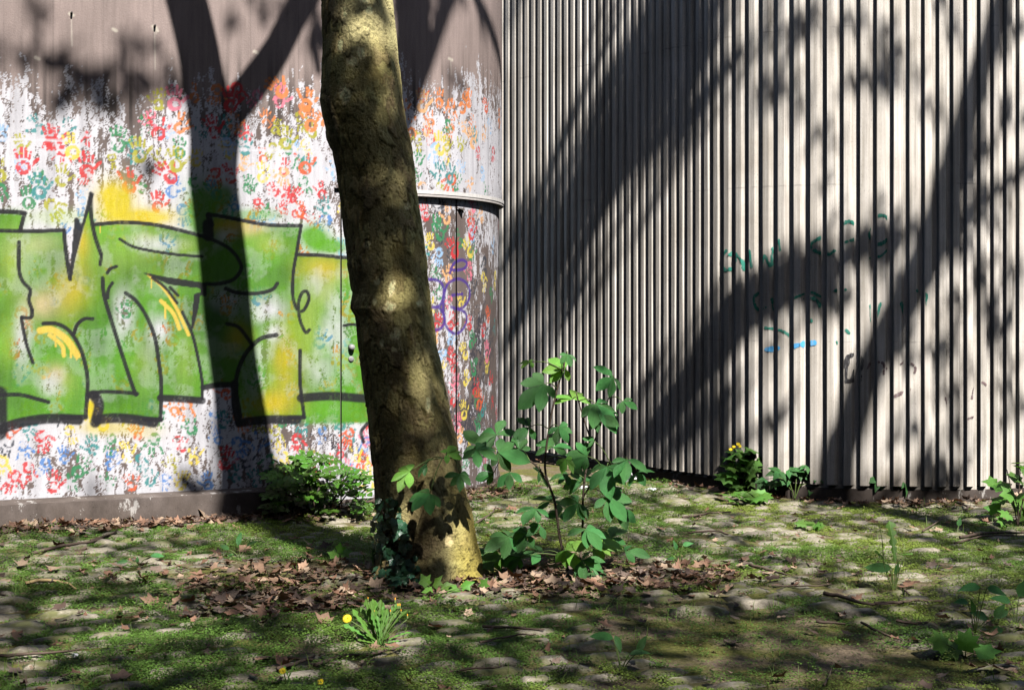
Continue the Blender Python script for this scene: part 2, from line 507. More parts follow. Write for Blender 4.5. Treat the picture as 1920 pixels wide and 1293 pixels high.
def lay(sl, mask, c):
    m = np.clip(mask, 0, 1)[..., None]
    IMG[sl] = IMG[sl] * (1 - m) + np.asarray(c) * m

def seg_d(x, y, a, b):
    d = b - a; L = d @ d + 1e-12
    t = np.clip(((x - a[0]) * d[0] + (y - a[1]) * d[1]) / L, 0, 1)
    return np.hypot(x - a[0] - t * d[0], y - a[1] - t * d[1])

HAND_COL = {
    'red': (0.62, 0.045, 0.05), 'pink': (0.80, 0.22, 0.30), 'orange': (0.75, 0.24, 0.07), 'peach': (0.80, 0.44, 0.20),
    'yellow': (0.75, 0.60, 0.10), 'olive': (0.42, 0.40, 0.04), 'green': (0.04, 0.25, 0.10), 'teal': (0.05, 0.27, 0.27),
    'blue': (0.10, 0.25, 0.58), 'lblue': (0.35, 0.55, 0.80), 'dark': (0.05, 0.06, 0.08), 'vermil': (0.70, 0.12, 0.04)}

def hand(px, py, size, ang, colr, wear=0.35, flip=1):
    c = to_sz([(px, py)])[0]
    r = size * 0.8
    i0, i1, j0, j1 = bbox(c[0] - r, c[0] + r, c[1] - r, c[1] + r)
    if i1 - i0 < 4 or j1 - j0 < 4: return
    sl = (slice(j0, j1), slice(i0, i1))
    x = (SS[sl] - c[0]) / size; y = (ZZ[sl] - c[1]) / size
    ca, sa = math.cos(ang), math.sin(ang)
    x, y = (ca * x + sa * y) * flip, -sa * x + ca * y
    # palm with a hollow
    pd = np.hypot(x / 0.27, (y + 0.22) / 0.27)
    hol = np.hypot((x - 0.03) / 0.12, (y + 0.20) / 0.12)
    m = np.where(pd < 1, 1.0, 0.0) * np.where(hol < 1, 0.12, 1.0)
    gap = random.random()
    if gap < 0.5:                                        # C shaped print
        m *= np.where((np.abs(np.arctan2(y + 0.22, x) - random.uniform(-2.5, 2.5)) < 0.5) & (pd > 0.3), 0.15, 1.0)
    for (ax, ay, bx, by, w) in ((-0.20, 0.14, -0.29, 0.40, 0.055), (-0.065, 0.18, -0.08, 0.50, 0.06), (0.075, 0.17, 0.09, 0.47, 0.058), (0.20, 0.11, 0.26, 0.35, 0.05), (0.30, -0.10, 0.50, 0.10, 0.065)):
        if random.random() < 0.12: continue
        d = seg_d(x, y, np.array((ax, ay)), np.array((bx, by)))
        tx = np.clip((y - ay) / (by - ay + 1e-6), 0, 1)
        brk = np.where(np.abs(((tx * 2.6) % 1) - 0.95) < 0.1, 0.2, 1.0)
        m = np.maximum(m, np.where(d < w, 1.0, 0.0) * brk)
    nz_ = vnoise(SS[sl] / 0.016, ZZ[sl] / 0.022, random.randrange(9999))
    m = m * (0.06 + 0.87 * sstep(wear - 0.08, wear + 0.06, nz_ * 0.78 + SPK[sl] * 0.22))
    lay(sl, m, HAND_COL[colr])

def hands(n, x0, x1, y0, y1, cols, size=(0.13, 0.185), wear=(0.3, 0.52), mind=26, updown=0.25):
    pts = []
    tries = 0
    while len(pts) < n and tries < n * 30:
        tries += 1
        p = (random.uniform(x0, x1), random.uniform(y0, y1))
        if all((p[0] - q[0]) ** 2 + (p[1] - q[1]) ** 2 > mind ** 2 for q in pts):
            pts.append(p)
    for p in pts:
        a = random.gauss(0, 0.35) + (math.pi if random.random() < updown else 0)
        hand(p[0], p[1], random.uniform(*size), a, random.choice(cols), random.uniform(*wear), random.choice((-1, 1)))

hands(50, -40, 600, 235, 400, ['red', 'olive', 'olive', 'green', 'yellow', 'red', 'blue', 'teal', 'green', 'lblue'], mind=36, size=(0.11, 0.175))
hands(16, 280, 640, 165, 240, ['orange', 'red', 'orange', 'peach', 'pink', 'olive'], mind=38)
hands(26, 400, 640, 270, 420, ['red', 'peach', 'lblue', 'vermil', 'blue', 'yellow', 'green', 'teal'], mind=30, size=(0.11, 0.165))
hands(70, -40, 700, 400, 790, ['orange', 'vermil', 'red', 'peach', 'green', 'blue', 'orange'], mind=44)
hands(88, -40, 700, 765, 905, ['red', 'vermil', 'blue', 'blue', 'green', 'yellow', 'dark', 'olive', 'teal', 'red', 'orange', 'green'], mind=31, size=(0.12, 0.18), updown=0.45)
hands(18, 750, 950, 180, 260, ['orange', 'peach', 'orange', 'vermil'], mind=30)
hands(34, 745, 950, 230, 360, ['peach', 'yellow', 'vermil', 'green', 'red', 'lblue', 'teal', 'olive', 'green', 'peach'], mind=26, size=(0.11, 0.17))
hands(165, 640, 950, 385, 880, ['red', 'pink', 'vermil', 'green', 'yellow', 'dark', 'teal', 'red', 'pink', 'peach', 'green', 'yellow', 'lblue'], mind=20, size=(0.12, 0.17), wear=(0.25, 0.45))
for (px, py, cl, a) in ((98, 258, 'red', 0.1), (44, 303, 'red', 0.0), (162, 310, 'red', 0.05), (222, 262, 'green', 0.0), (260, 282, 'olive', 0.1), (296, 240, 'red', 0.1),
                        (432, 188, 'red', 0.0), (327, 185, 'pink', 0.0), (520, 165, 'orange', 0.9), (572, 188, 'orange', 0.0), (535, 260, 'olive', 0.0), (580, 225, 'orange', 0.3),
                        (312, 325, 'red', 0.8), (72, 350, 'teal', 0.1), (240, 340, 'red', 0.2), (135, 275, 'yellow', 0.1), (330, 300, 'olive', 0.0), (570, 305, 'vermil', 0.2),
                        (792, 190, 'peach', 0.0), (870, 195, 'orange', -0.6), (885, 260, 'peach', 0.5), (825, 270, 'yellow', 0.0), (845, 345, 'vermil', 2.8), (840, 325, 'teal', 0.4),
                        (890, 430, 'red', 0.0), (885, 465, 'yellow', 0.7), (830, 430, 'green', 0.1), (855, 465, 'red', 0.6), (920, 660, 'pink', 0.0), (905, 750, 'vermil', 0.0)):
    hand(px, py, 0.19, a, cl, 0.25)

# ---- spray paint (points are photo pixels read off an enlargement: x/2.586, 330+y/2.586)
def Zp(pts): return [(x / 2.586, 330 + y / 2.586) for x, y in pts]

def box_blur(m, r):
    for ax in (0, 1):
        p = np.pad(m, [(r + 1, r) if k == ax else (0, 0) for k in (0, 1)], mode='edge')
        c = np.cumsum(p, axis=ax)
        n_ = m.shape[ax]
        m = (np.take(c, np.arange(2 * r + 1, 2 * r + 1 + n_), axis=ax) - np.take(c, np.arange(0, n_), axis=ax)) / (2 * r + 1)
    return m

def poly_mask(pts_px, soft=1):
    P = to_sz(pts_px)
    i0, i1, j0, j1 = bbox(P[:, 0].min() - 0.1, P[:, 0].max() + 0.1, P[:, 1].min() - 0.1, P[:, 1].max() + 0.1)
    sl = (slice(j0, j1), slice(i0, i1))
    x = SS[sl]; y = ZZ[sl]
    ins = np.zeros(x.shape, bool)
    for k in range(len(P)):
        a = P[k]; b = P[(k + 1) % len(P)]
        if abs(a[1] - b[1]) < 1e-9: continue
        c = ((a[1] > y) != (b[1] > y)) & (x < (b[0] - a[0]) * (y - a[1]) / (b[1] - a[1]) + a[0])
        ins ^= c
    m = ins.astype(float)
    for _ in range(2): m = box_blur(m, soft)
    return sl, m

def stroke(pts_px, w_px, colr=(0.012, 0.012, 0.016), soft=0.35, op=0.97, n=None, sm=True):
    P = to_sz(pts_px)
    if sm and len(P) > 2:
        P = smooth_line(P, max(12, len(P) * 7))
    w = w_px / F * 10.4 / 2
    pad = w * 2
    i0, i1, j0, j1 = bbox(P[:, 0].min() - pad, P[:, 0].max() + pad, P[:, 1].min() - pad, P[:, 1].max() + pad)
    if i1 <= i0 or j1 <= j0: return
    sl = (slice(j0, j1), slice(i0, i1))
    d = np.full(SS[sl].shape, 9.0)
    for k in range(len(P) - 1):
        d = np.minimum(d, seg_d(SS[sl], ZZ[sl], P[k], P[k + 1]))
    m = 1 - sstep(w * (1 - soft), w * (1 + soft), d)
    rag = 0.88 + 0.12 * (SPK[sl] > 0.12)
    lay(sl, m * op * rag, colr)

GREEN = np.array([0.105, 0.345, 0.010]); DGREEN = np.array([0.035, 0.15, 0.008]); LGREEN = np.array([0.33, 0.50, 0.06])
YEL = np.array([0.62, 0.50, 0.012]); PALE = np.array([0.60, 0.66, 0.30]); PEACH = np.array([0.72, 0.58, 0.30])
def zblob(x, y, rx, ry):
    return blob(x / 2.586, 330 + y / 2.586, rx / 2.586, ry / 2.586)
fill_n = fbm(SS * 4, ZZ * 4, 71)
PAINT = np.empty((nz, ns, 3)); PAINT[:] = GREEN
PAINT = PAINT * (0.45 + 1.1 * fill_n)[..., None]
def tintp(x, y, rx, ry, c, k=1.0):
    global PAINT
    w = np.clip(zblob(x, y, rx, ry) * k * (0.7 + 0.6 * fbm(SS * 7, ZZ * 7, 73)), 0, 1)[..., None]
    PAINT = PAINT * (1 - w) + c * w
for (x, y, rx, ry, c, k) in ((640, 400, 300, 120, LGREEN, .6), (60, 420, 70, 170, LGREEN, .9), (180, 330, 130, 60, PALE, .7), (50, 800, 60, 110, LGREEN, .8), (390, 330, 45, 110, YEL, .9),
                            (340, 560, 90, 120, YEL, .85), (200, 620, 80, 70, PEACH, .8), (1120, 240, 120, 45, YEL, 1), (1220, 250, 80, 40, PEACH, .7), (1300, 330, 80, 50, LGREEN, .9),
                            (1560, 450, 110, 70, YEL, 1), (1580, 570, 60, 70, PALE, .6), (1500, 700, 70, 250, LGREEN, .8), (1380, 900, 70, 180, YEL, .9), (1330, 1100, 110, 70, YEL, .9),
                            (1160, 790, 60, 70, YEL, .9), (960, 700, 60, 150, DGREEN, .7), (1050, 680, 60, 130, DGREEN, .7), (850, 430, 150, 50, DGREEN, .7), (480, 800, 60, 90, DGREEN, .6),
                            (280, 400, 60, 90, DGREEN, .5), (420, 700, 60, 60, DGREEN, .5), (640, 480, 80, 60, DGREEN, .5), (1060, 420, 80, 80, GREEN, .9), (900, 900, 60, 150, LGREEN, .6),
                            (700, 900, 60, 120, LGREEN, .5), (300, 1000, 90, 80, LGREEN, .6), (270, 960, 50, 50, PEACH, .8), (120, 700, 40, 80, PALE, .7), (1200, 950, 60, 120, GREEN, .8), (700, 300, 80, 30, PALE, .6),
                            (900, 340, 60, 40, LGREEN, .6), (1380, 480, 60, 60, DGREEN, .5)):
    tintp(x, y, rx, ry, c, k)
PAINT *= 0.78
body = Zp([(-60, 180), (110, 185), (100, 265), (310, 268), (338, 500), (435, 110), (460, 235), (600, 228), (750, 236), (900, 270), (1010, 302), (1035, 195), (1250, 232), (1458, 245), (1448, 380), (1690, 395), (1990, 400),
           (1990, 1195), (1480, 1200), (1470, 1170), (1165, 1170), (1145, 1012), (985, 1018), (978, 1082), (782, 1078), (778, 1182), (495, 1165), (490, 1055), (425, 1052), (415, 1168), (35, 1190), (-60, 1190)])
sl, m = poly_mask(body, 1)
alpha = m * (0.80 + 0.25 * sstep(0.3, 0.6, fbm(SS[sl] * 9, ZZ[sl] * 9, 75)))
# places inside the letters where the old white paint and prints stay open
op = np.zeros_like(alpha)
for (x, y, rx, ry, k) in ((110, 770, 45, 130, .8), (600, 660, 55, 120, .85), (770, 740, 55, 70, .8), (760, 330, 130, 35, .65), (1290, 640, 110, 70, .85), (1110, 600, 90, 60, .6), (240, 1010, 60, 60, .6),
                        (1560, 940, 90, 100, .45), (1600, 760, 60, 90, .6), (1330, 760, 60, 60, .7), (1250, 1000, 60, 60, .4), (1090, 290, 50, 40, .6), (1650, 760, 70, 200, .6), (1510, 520, 50, 60, .4), (1270, 870, 50, 60, .5)):
    op = np.maximum(op, zblob(x, y, rx, ry)[sl] * k)
op = op * (0.7 + 0.6 * fbm(SS[sl] * 12, ZZ[sl] * 12, 77))
alpha = np.clip(alpha * (1 - np.clip(op, 0, 0.95)), 0, 0.97)
IMG[sl] = IMG[sl] * (1 - alpha[..., None]) + PAINT[sl] * alpha[..., None]
# overspray above and below the letters
for (x, y, rx, ry, c, k) in ((560, 130, 90, 100, YEL, .95), (700, 200, 150, 45, YEL, .9), (980, 170, 80, 130, GREEN * 0.8, .9), (1080, 100, 50, 60, GREEN * 0.8, .8), (1220, 190, 120, 30, GREEN, .6), (1520, 300, 70, 60, GREEN, .95),
                            (1600, 340, 90, 35, GREEN, .9), (440, 1130, 22, 60, YEL, .95), (520, 1220, 120, 35, YEL, .6), (700, 1230, 80, 40, YEL, .35), (60, 210, 60, 40, GREEN, .7), (300, 200, 160, 40, LGREEN, .35), (1600, 1150, 140, 45, GREEN, .8), (780, 1000, 20, 20, GREEN, .5)):
    w = np.clip(zblob(x, y, rx, ry) * 1.5 * k * (0.6 + 0.8 * fbm(SS * 9, ZZ * 9, 79)), 0, k)
    w = w * (1 - 0.0 * w)
    inside = np.zeros((nz, ns)); inside[sl] = m
    w = w * (1 - 0.85 * inside)
    IMG = IMG * (1 - w[..., None]) + np.asarray(c) * w[..., None]
# yellow drips
for pts, w in (([(195, 748), (250, 745), (320, 790), (375, 868)], 12), ([(240, 770), (300, 820), (310, 870)], 7), ([(265, 760), (270, 825)], 3), ([(340, 800), (345, 880)], 3), ([(372, 850), (372, 890)], 3),
               ([(720, 478), (790, 540), (850, 630), (915, 770)], 6), ([(780, 605), (840, 665), (870, 740)], 7), ([(800, 610), (802, 690)], 3), ([(735, 490), (735, 540)], 2.5), ([(485, 240), (485, 275)], 2.5)):
    stroke(Zp(pts), w, (0.74, 0.52, 0.08), 0.3, 0.92)
# black outlines
for pts, w in (([(-40, 170), (60, 174), (120, 180)], 7), ([(120, 180), (108, 225), (98, 262)], 6), ([(-40, 265), (150, 268), (310, 262)], 6), ([(310, 262), (320, 370), (340, 500)], 6),
               ([(440, 85), (442, 190), (460, 290), (490, 380)], 6), ([(492, 380), (486, 430)], 5), ([(460, 235), (600, 225), (750, 236), (900, 270), (1020, 305), (1110, 350), (1160, 410), (1168, 455), (1130, 502), (1060, 522), (1000, 523)], 6),
               ([(580, 305), (640, 340), (720, 360), (850, 380), (980, 390)], 4.5), ([(520, 470), (535, 450), (565, 438)], 5), ([(545, 518), (526, 550), (523, 590)], 5), ([(825, 540), (862, 578)], 5), ([(740, 495), (800, 540), (858, 615)], 4.5),
               ([(92, 320), (92, 450), (110, 510), (146, 552), (140, 600), (156, 650)], 5.5), ([(156, 650), (150, 685), (105, 685)], 5.5), ([(105, 685), (110, 730), (130, 820), (160, 905)], 5), ([(210, 715), (270, 715), (330, 745), (380, 815), (410, 900), (425, 1000), (415, 1165)], 6),
               ([(450, 692), (410, 692), (375, 720), (358, 765)], 5.5), ([(497, 495), (505, 580), (540, 700), (590, 860), (640, 1010), (660, 1060)], 6), ([(610, 567), (660, 605), (710, 680), (750, 780), (770, 900), (782, 1010), (778, 1180)], 6),
               ([(885, 660), (930, 760), (960, 880), (980, 1000), (980, 1080)], 5), ([(425, 1055), (500, 1045), (600, 1048), (665, 1055)], 6), ([(778, 1075), (880, 1080), (980, 1088)], 11), ([(985, 1025), (1060, 1012), (1145, 1012)], 9),
               ([(0, 1060), (100, 1060), (180, 1080), (235, 1095)], 6), ([(-10, 1060), (-10, 1150), (-10, 1240)], 26), ([(-20, 1235), (80, 1200), (200, 1178), (300, 1175), (380, 1182)], 15), ([(300, 1168), (415, 1168)], 8),
               ([(455, 1060), (480, 1110), (462, 1195)], 15), ([(460, 1060), (440, 1060)], 12), ([(470, 1180), (560, 1172), (660, 1180), (745, 1195)], 15), ([(700, 1178), (780, 1180)], 8),
               ([(1100, 715), (1160, 735), (1225, 820)], 6), ([(1340, 770), (1270, 785), (1220, 825), (1180, 880), (1150, 960), (1145, 1040), (1165, 1165)], 7), ([(1135, 1005), (1140, 1120), (1158, 1200)], 11), ([(1160, 1195), (1300, 1180), (1440, 1182)], 14),
               ([(1400, 1170), (1475, 1168)], 7), ([(1010, 185), (1100, 200), (1250, 230), (1350, 240), (1460, 240)], 6), ([(1010, 190), (1025, 235)], 9), ([(1008, 235), (1010, 290)], 17), ([(1460, 240), (1440, 360), (1422, 470), (1420, 580), (1440, 645), (1470, 652), (1497, 600), (1488, 560), (1462, 570), (1446, 630), (1457, 705), (1482, 757), (1500, 745)], 5.5),
               ([(1455, 845), (1455, 1000), (1475, 1170)], 6), ([(1095, 545), (1150, 565), (1250, 568), (1320, 550), (1345, 520)], 6), ([(1445, 380), (1560, 385), (1700, 396), (1900, 400)], 6), ([(1460, 1075), (1600, 1066), (1765, 1078), (1900, 1080)], 14),
               ([(1675, 725), (1720, 720), (1760, 735), (1780, 790)], 5), ([(1770, 1290), (1760, 1240), (1790, 1200)], 6)):
    stroke(Zp(pts), w * 1.22, soft=0.22)
for pts in ([(335, 500), (362, 200), (385, 205), (392, 255), (432, 85), (460, 78), (402, 262), (366, 400), (346, 508)], [(660, 458), (800, 488), (1002, 518), (1000, 585), (968, 578), (975, 545), (820, 526)],
            [(940, 568), (974, 565), (962, 640), (936, 745), (925, 745), (935, 640)]):
    s_, m_ = poly_mask(Zp(pts), 1)
    lay(s_, sstep(0.3, 0.7, m_) * 0.97, (0.012, 0.012, 0.016))
# purple tag beside the trunk (enlargement: 750 + x/4.312, 340 + y/4.312)
def Tp(pts): return [(750 + x / 4.312, 340 + y / 4.312) for x, y in pts]
PURP = (0.075, 0.035, 0.26)
for pts in ([(430, 740), (445, 690), (480, 650), (530, 635), (568, 660), (550, 700), (500, 715), (440, 715)], [(390, 880), (420, 820), (500, 788), (570, 830), (592, 920), (555, 1000), (495, 1030), (440, 1015)],
            [(495, 1030), (550, 1060), (567, 1120), (535, 1195), (475, 1230), (410, 1190), (382, 1110), (375, 1000), (390, 880)], [(200, 790), (310, 795), (362, 825), (378, 890), (362, 975), (330, 1012), (270, 1020)],
            [(340, 1020), (382, 1080), (385, 1140), (345, 1195), (280, 1200)], [(450, 920), (530, 910)]):
    stroke(Tp(pts), 6.5, PURP, 0.4, 0.92)
# rusty nails and their lime streaks on the bare concrete
for (px, py, l) in ((134, 26, 60), (290, 50, 80), (292, 55, 10), (845, 110, 30), (215, 55, 4), (480, 97, 4), (70, 108, 3)):
    stroke([(px, py), (px + 1, py + l)], 2.5, (0.62, 0.56, 0.48), 0.6, 0.5)
    stroke([(px - 3, py), (px + 3, py + 3)], 6, (0.66, 0.60, 0.50), 0.5, 0.8)
# thin board joints and a roller edge in the old white coat
for px in (8, 100, 193, 287, 380, 470, 560, 700, 800, 900):
    stroke([(px, -40), (px, 160), (px + 1, 330)], 1.6, (0.10, 0.085, 0.08), 0.5, 0.35, sm=False)
stroke([(345, 277), (640, 287)], 5, WHITE * 0.95, 0.3, 0.7)
stroke([(-60, 259), (120, 264)], 5, WHITE * 0.95, 0.3, 0.7)
IMG = np.clip(IMG * 0.68, 0.004, 0.6)

gwall = thing('graffiti_wall', "curved concrete wall with green spray-painted letters and coloured handprints", 'wall', (float(np.interp(s_of_px(GW_P, GW_S, 400), GW_S, GW_P[:, 0])), float(np.interp(s_of_px(GW_P, GW_S, 400), GW_S, GW_P[:, 1])), 0))
GWB = np.array(gwall.location)

def wall_sheet(name, parent, i0, i1, j0, j1, off):
    s = sv[i0:i1]; z = zv[j0:j1]
    x, y, tx, ty, nx, ny = curve_at(GW_P, GW_S, GW_T, s)
    Xs = (x + nx * off)[None, :].repeat(len(z), 0); Ys = (y + ny * off)[None, :].repeat(len(z), 0)
    Zs = z[:, None].repeat(len(s), 1)
    co = np.stack([Xs, Ys, Zs], -1).reshape(-1, 3) - GWB
    id_ = np.arange(len(s) * len(z)).reshape(len(z), len(s))
    q = np.stack([id_[:-1, :-1], id_[:-1, 1:], id_[1:, 1:], id_[1:, :-1]], -1).reshape(-1, 4)
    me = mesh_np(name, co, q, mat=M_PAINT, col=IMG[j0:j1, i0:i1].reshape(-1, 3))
    return obj(name, me, parent)

def sidx(px): return int(round((float(s_of_px(GW_P, GW_S, px)) - S0) / RES))
i_a, i_b, i_c = sidx(627), sidx(641), sidx(861)
j_l = int((2.42 - Z0) / RES)
wall_sheet('wall_face', gwall, 0, i_a, 0, nz, 0.0)
wall_sheet('upper_wall_face', gwall, i_a - 1, ns, j_l, nz, 0.0)
wall_sheet('door_frame', gwall, i_a, i_b, 0, j_l, -0.03)
door = wall_sheet('door', gwall, i_b + 1, i_c, 0, j_l, -0.035)
door['label'] = 'steel door covered in coloured handprints'
wall_sheet('end_face', gwall, i_c + 1, ns, 0, j_l, -0.032)

def strip_box(name, parent, P, S, T, s0, s1, z0, z1, off0, off1, mat, n=80, top_off=None, base=np.zeros(3), col=None):
    """a curved beam between two offsets of a plan curve; top_off = front offset of the top edge (for a sloping top)"""
    s = np.linspace(s0, s1, n)
    x, y, tx, ty, nx, ny = curve_at(P, S, T, s)
    prof = [(off0, z0), (off1, z0), (off1, z1 if top_off is None else z1 - 0.02), (off0, z1)]
    v = np.concatenate([np.stack([x + nx * o, y + ny * o, np.full(n, z)], -1) for o, z in prof]) - base
    q = []
    for a in range(4):
        b = (a + 1) % 4
        for k in range(n - 1):
            q.append((a * n + k, a * n + k + 1, b * n + k + 1, b * n + k))
    q += [(0, n, 2 * n, 3 * n), (n - 1, 4 * n - 1, 3 * n - 1, 2 * n - 1)]
    me = mesh_np(name, v, q, mat=mat, smooth=False, col=None if col is None else np.broadcast_to(col, (len(v), 3)))
    return obj(name, me, parent)

sA, sB = float(sv[i_a]), float(sv[-1])
strip_box('wall_core', gwall, GW_P, GW_S, GW_T, float(GW_S[0]) + 0.05, S1, -0.1, 4.9, -0.40, -0.055, M_CORE, 160, base=GWB)
strip_box('upper_wall', gwall, GW_P, GW_S, GW_T, float(GW_S[0]) + 0.05, S1, Z1 - 0.004, 4.9, -0.05, 0.0005, M_PLINTH, 160, base=GWB)
strip_box('wall_side', gwall, GW_P, GW_S, GW_T, float(GW_S[0]) + 0.05, S0, -0.1, Z1 - 0.004, -0.05, 0.0, M_PLINTH, 60, base=GWB)
strip_box('lintel', gwall, GW_P, GW_S, GW_T, float(sv[i_b]) + 0.03, S1, 2.395, 2.424, -0.06, 0.016, M_PAINT, 120, base=GWB, col=(0.52, 0.50, 0.48))
strip_box('drip_ledge', gwall, GW_P, GW_S, GW_T, float(sv[i_b]) + 0.03, S1, 2.375, 2.393, -0.06, 0.012, M_PAINT, 120, base=GWB, col=(0.42, 0.39, 0.37))
strip_box('foot', gwall, GW_P, GW_S, GW_T, sA + 0.02, S1, -0.1, Z0 + 0.002, -0.07, -0.02, M_PLINTH, 120, base=GWB)
pl = strip_box('plinth', gwall, GW_P, GW_S, GW_T, float(GW_S[0]) + 0.1, float(s_of_px(GW_P, GW_S, 600)), -0.1, 0.20, -0.04, 0.15, M_PLINTH, 120, top_off=1, base=GWB)
# door furniture
def on_wall(px, py, off):
    p = wall_hit('g', np.array([px]), np.array([py]))[0]
    s = float(s_of_px(GW_P, GW_S, px)); *_, nx, ny = curve_at(GW_P, GW_S, GW_T, s)
    return p + np.array([nx, ny, 0]) * off, np.array([nx, ny, 0])
for (px, py, r, l) in ((661, 651, 0.024, 0.04), (661, 673, 0.022, 0.012)):
    p, n = on_wall(px, py, -0.035)
    mb = MB(); tube(mb, [p - GWB, p + n * l * 0.6 - GWB, p + n * l - GWB], [r, r, r * 0.75], 14)
    obj('door_knob', mb.mesh('door_knob', M_STEEL), door)
p, n = on_wall(868, 394, -0.03)  # dark solid wedge added where the wall has a small triangular hole
mb = MB()
tv = np.array([n[1], -n[0], 0]) * -1
mb.add([p - tv * 0.05 + [0, 0, 0.02] - GWB + n * 0.006, p + tv * 0.04 + [0, 0, 0.02] - GWB + n * 0.006, p + tv * 0.012 + [0, 0, -0.025] - GWB + n * 0.03, p - tv * 0.01 - GWB + n * 0.04], t=[(0, 1, 2), (0, 3, 1), (1, 3, 2), (2, 3, 0)])
obj('hole_wedge', mb.mesh('hole_wedge', M_CORE, False), gwall)
for (px, py) in ((134, 26), (290, 50)):
    p, n = on_wall(px, py, 0.0)
    mb = MB(); tube(mb, [p - GWB - n * 0.01, p + n * 0.03 + [0, 0, 0.004] - GWB], [0.010, 0.007], 6)
    obj('nail', mb.mesh('nail', M_CORE), gwall)

# ------------------------------------------------------------------ ribbed concrete wall
cwall = thing('ribbed_concrete_wall', 'curved grey concrete wall of vertical ribs with faint green and black scribbles', 'wall', (2.4, 11.3, 0))
CWB = np.array(cwall.location)
RD = 0.042                                               # rib depth
def strip_back(name, z0, z1, o0, o1, mat):
    return strip_box(name, cwall, CW_P, CW_S, CW_T, 0.05, float(CW_S[-1]) - 0.05, z0, z1, o0, o1, mat, 200, base=CWB)
strip_back('backing', -0.1, 4.9, -0.30, 0.0, M_RIB)
strip_back('plinth', -0.1, 0.085, -0.02, 0.012, M_PLINTH)

def rib_mesh(seed):
    r = random.Random(seed)
    prof = [(-0.37, -0.003), (-0.315, RD * 0.93), (-0.29, RD), (0.11, RD), (0.14, RD * 0.94), (0.37, -0.003)]   # across the pitch, out of the wall
    zs = [0.115, 0.118] + [0.6 * k + r.uniform(-.1, .1) for k in range(1, 8)] + [4.88]
    v = []
    for i, z in enumerate(zs):
        for (u, o) in prof:
            v.append((u + r.uniform(-1, 1) * 0.008, o + r.uniform(-1, 1) * 0.0012, z))
    n = len(prof); q = []
    for i in range(len(zs) - 1):
        for k in range(n - 1):
            q.append((i * n + k, i * n + k + 1, (i + 1) * n + k + 1, (i + 1) * n + k))
    me = mesh_np('rib', v, q + [(0, 1, 4, 5), (1, 2, 3, 4)], mat=M_RIB, smooth=False)
    return me
RIBS = [rib_mesh(k) for k in range(7)]
edges = [905.0]
def pitch_px(x):
    return float(np.interp(x, [900, 1000, 1150, 1280, 1325, 1345, 1400, 1450, 1500, 1650, 1700, 1760, 1850, 2000], [11.5, 12.2, 13.2, 15.0, 16.5, 20, 25, 28.5, 30.5, 31, 28, 25.5, 24, 23]))
while edges[-1] < 2150: edges.append(edges[-1] + pitch_px(edges[-1]))
eS = s_of_px(CW_P, CW_S, np.array(edges))
RIB_FACE = []
for k in range(len(eS) - 1):
    sm = (eS[k] + eS[k + 1]) / 2; w = eS[k + 1] - eS[k]
    x, y, tx, ty, nx, ny = curve_at(CW_P, CW_S, CW_T, sm)
    m = Matrix(((tx * w, nx, 0, x - CWB[0]), (ty * w, ny, 0, y - CWB[1]), (0, 0, 1, 0), (0, 0, 0, 1)))
    obj('rib', RIBS[k % 7] if k % 3 else random.choice(RIBS), cwall, mat4=m)
    RIB_FACE.append((eS[k], eS[k + 1]))

# paint scribbles that sit on the rib faces only
def rib_paint(name, strokes, colr, dens=0.8, rough=0.7):
    """strokes: list of (photo points, width px)"""
    mb = MB()
    for pts, w in strokes:
        P = smooth_line(np.array(pts, float), max(20, int(np.sum(np.linalg.norm(np.diff(np.array(pts, float), axis=0), axis=1)) / 1.6)))
        for (px, py) in P:
            s = float(s_of_px(CW_P, CW_S, px))
            k = int(np.searchsorted(eS, s)) - 1
            if k < 0 or k >= len(RIB_FACE): continue
            a, b = RIB_FACE[k]; f = (s - a) / (b - a) - 0.5
            if random.random() > dens: continue
            sm = (a + b) / 2; W = b - a
            x, y, tx, ty, nx, ny = curve_at(CW_P, CW_S, CW_T, sm)
            hw = w / F * 11.3 / 2 * random.uniform(0.95, 1.5); hh = hw * random.uniform(0.7, 1.2)
            z = CAMH + (HY - py) / F * y
            us = [q_ for q_ in np.linspace(f - hw / W, f + hw / W, 5) if -0.285 < q_ < 0.35]
            if len(us) < 2: continue
            lift = 0.0025 + random.random() * 0.0012
            v = []
            for q_ in us:
                o = RD + lift if q_ < 0.115 else RD * (1 - (q_ - 0.13) / 0.24) + lift * 1.6
                e = hh * math.sqrt(max(0.15, 1 - ((q_ - f) * W / hw) ** 2))
                for dz in (-e, e):
                    v.append((x + tx * q_ * W + nx * o - CWB[0], y + ty * q_ * W + ny * o - CWB[1], z + dz))
            mb.add(v, q=[(2 * i, 2 * i + 2, 2 * i + 3, 2 * i + 1) for i in range(len(us) - 1)])
    m, nt, bs = newmat(name)
    n = noise(nt, geopos(nt, (1, 1, 0.3)), 70, 4, 0.7)
    cc = mixc(nt, ramp(nt, n, [(0.5, 0.0), (0.66, 1.0)]), colr, tuple(0.6 * c_ + 0.14 for c_ in colr))
    nt.links.new(cc, bs.inputs['Base Color']); bs.inputs['Roughness'].default_value = rough
    return obj('paint_mark', mb.mesh('paint_mark', m, False), cwall)
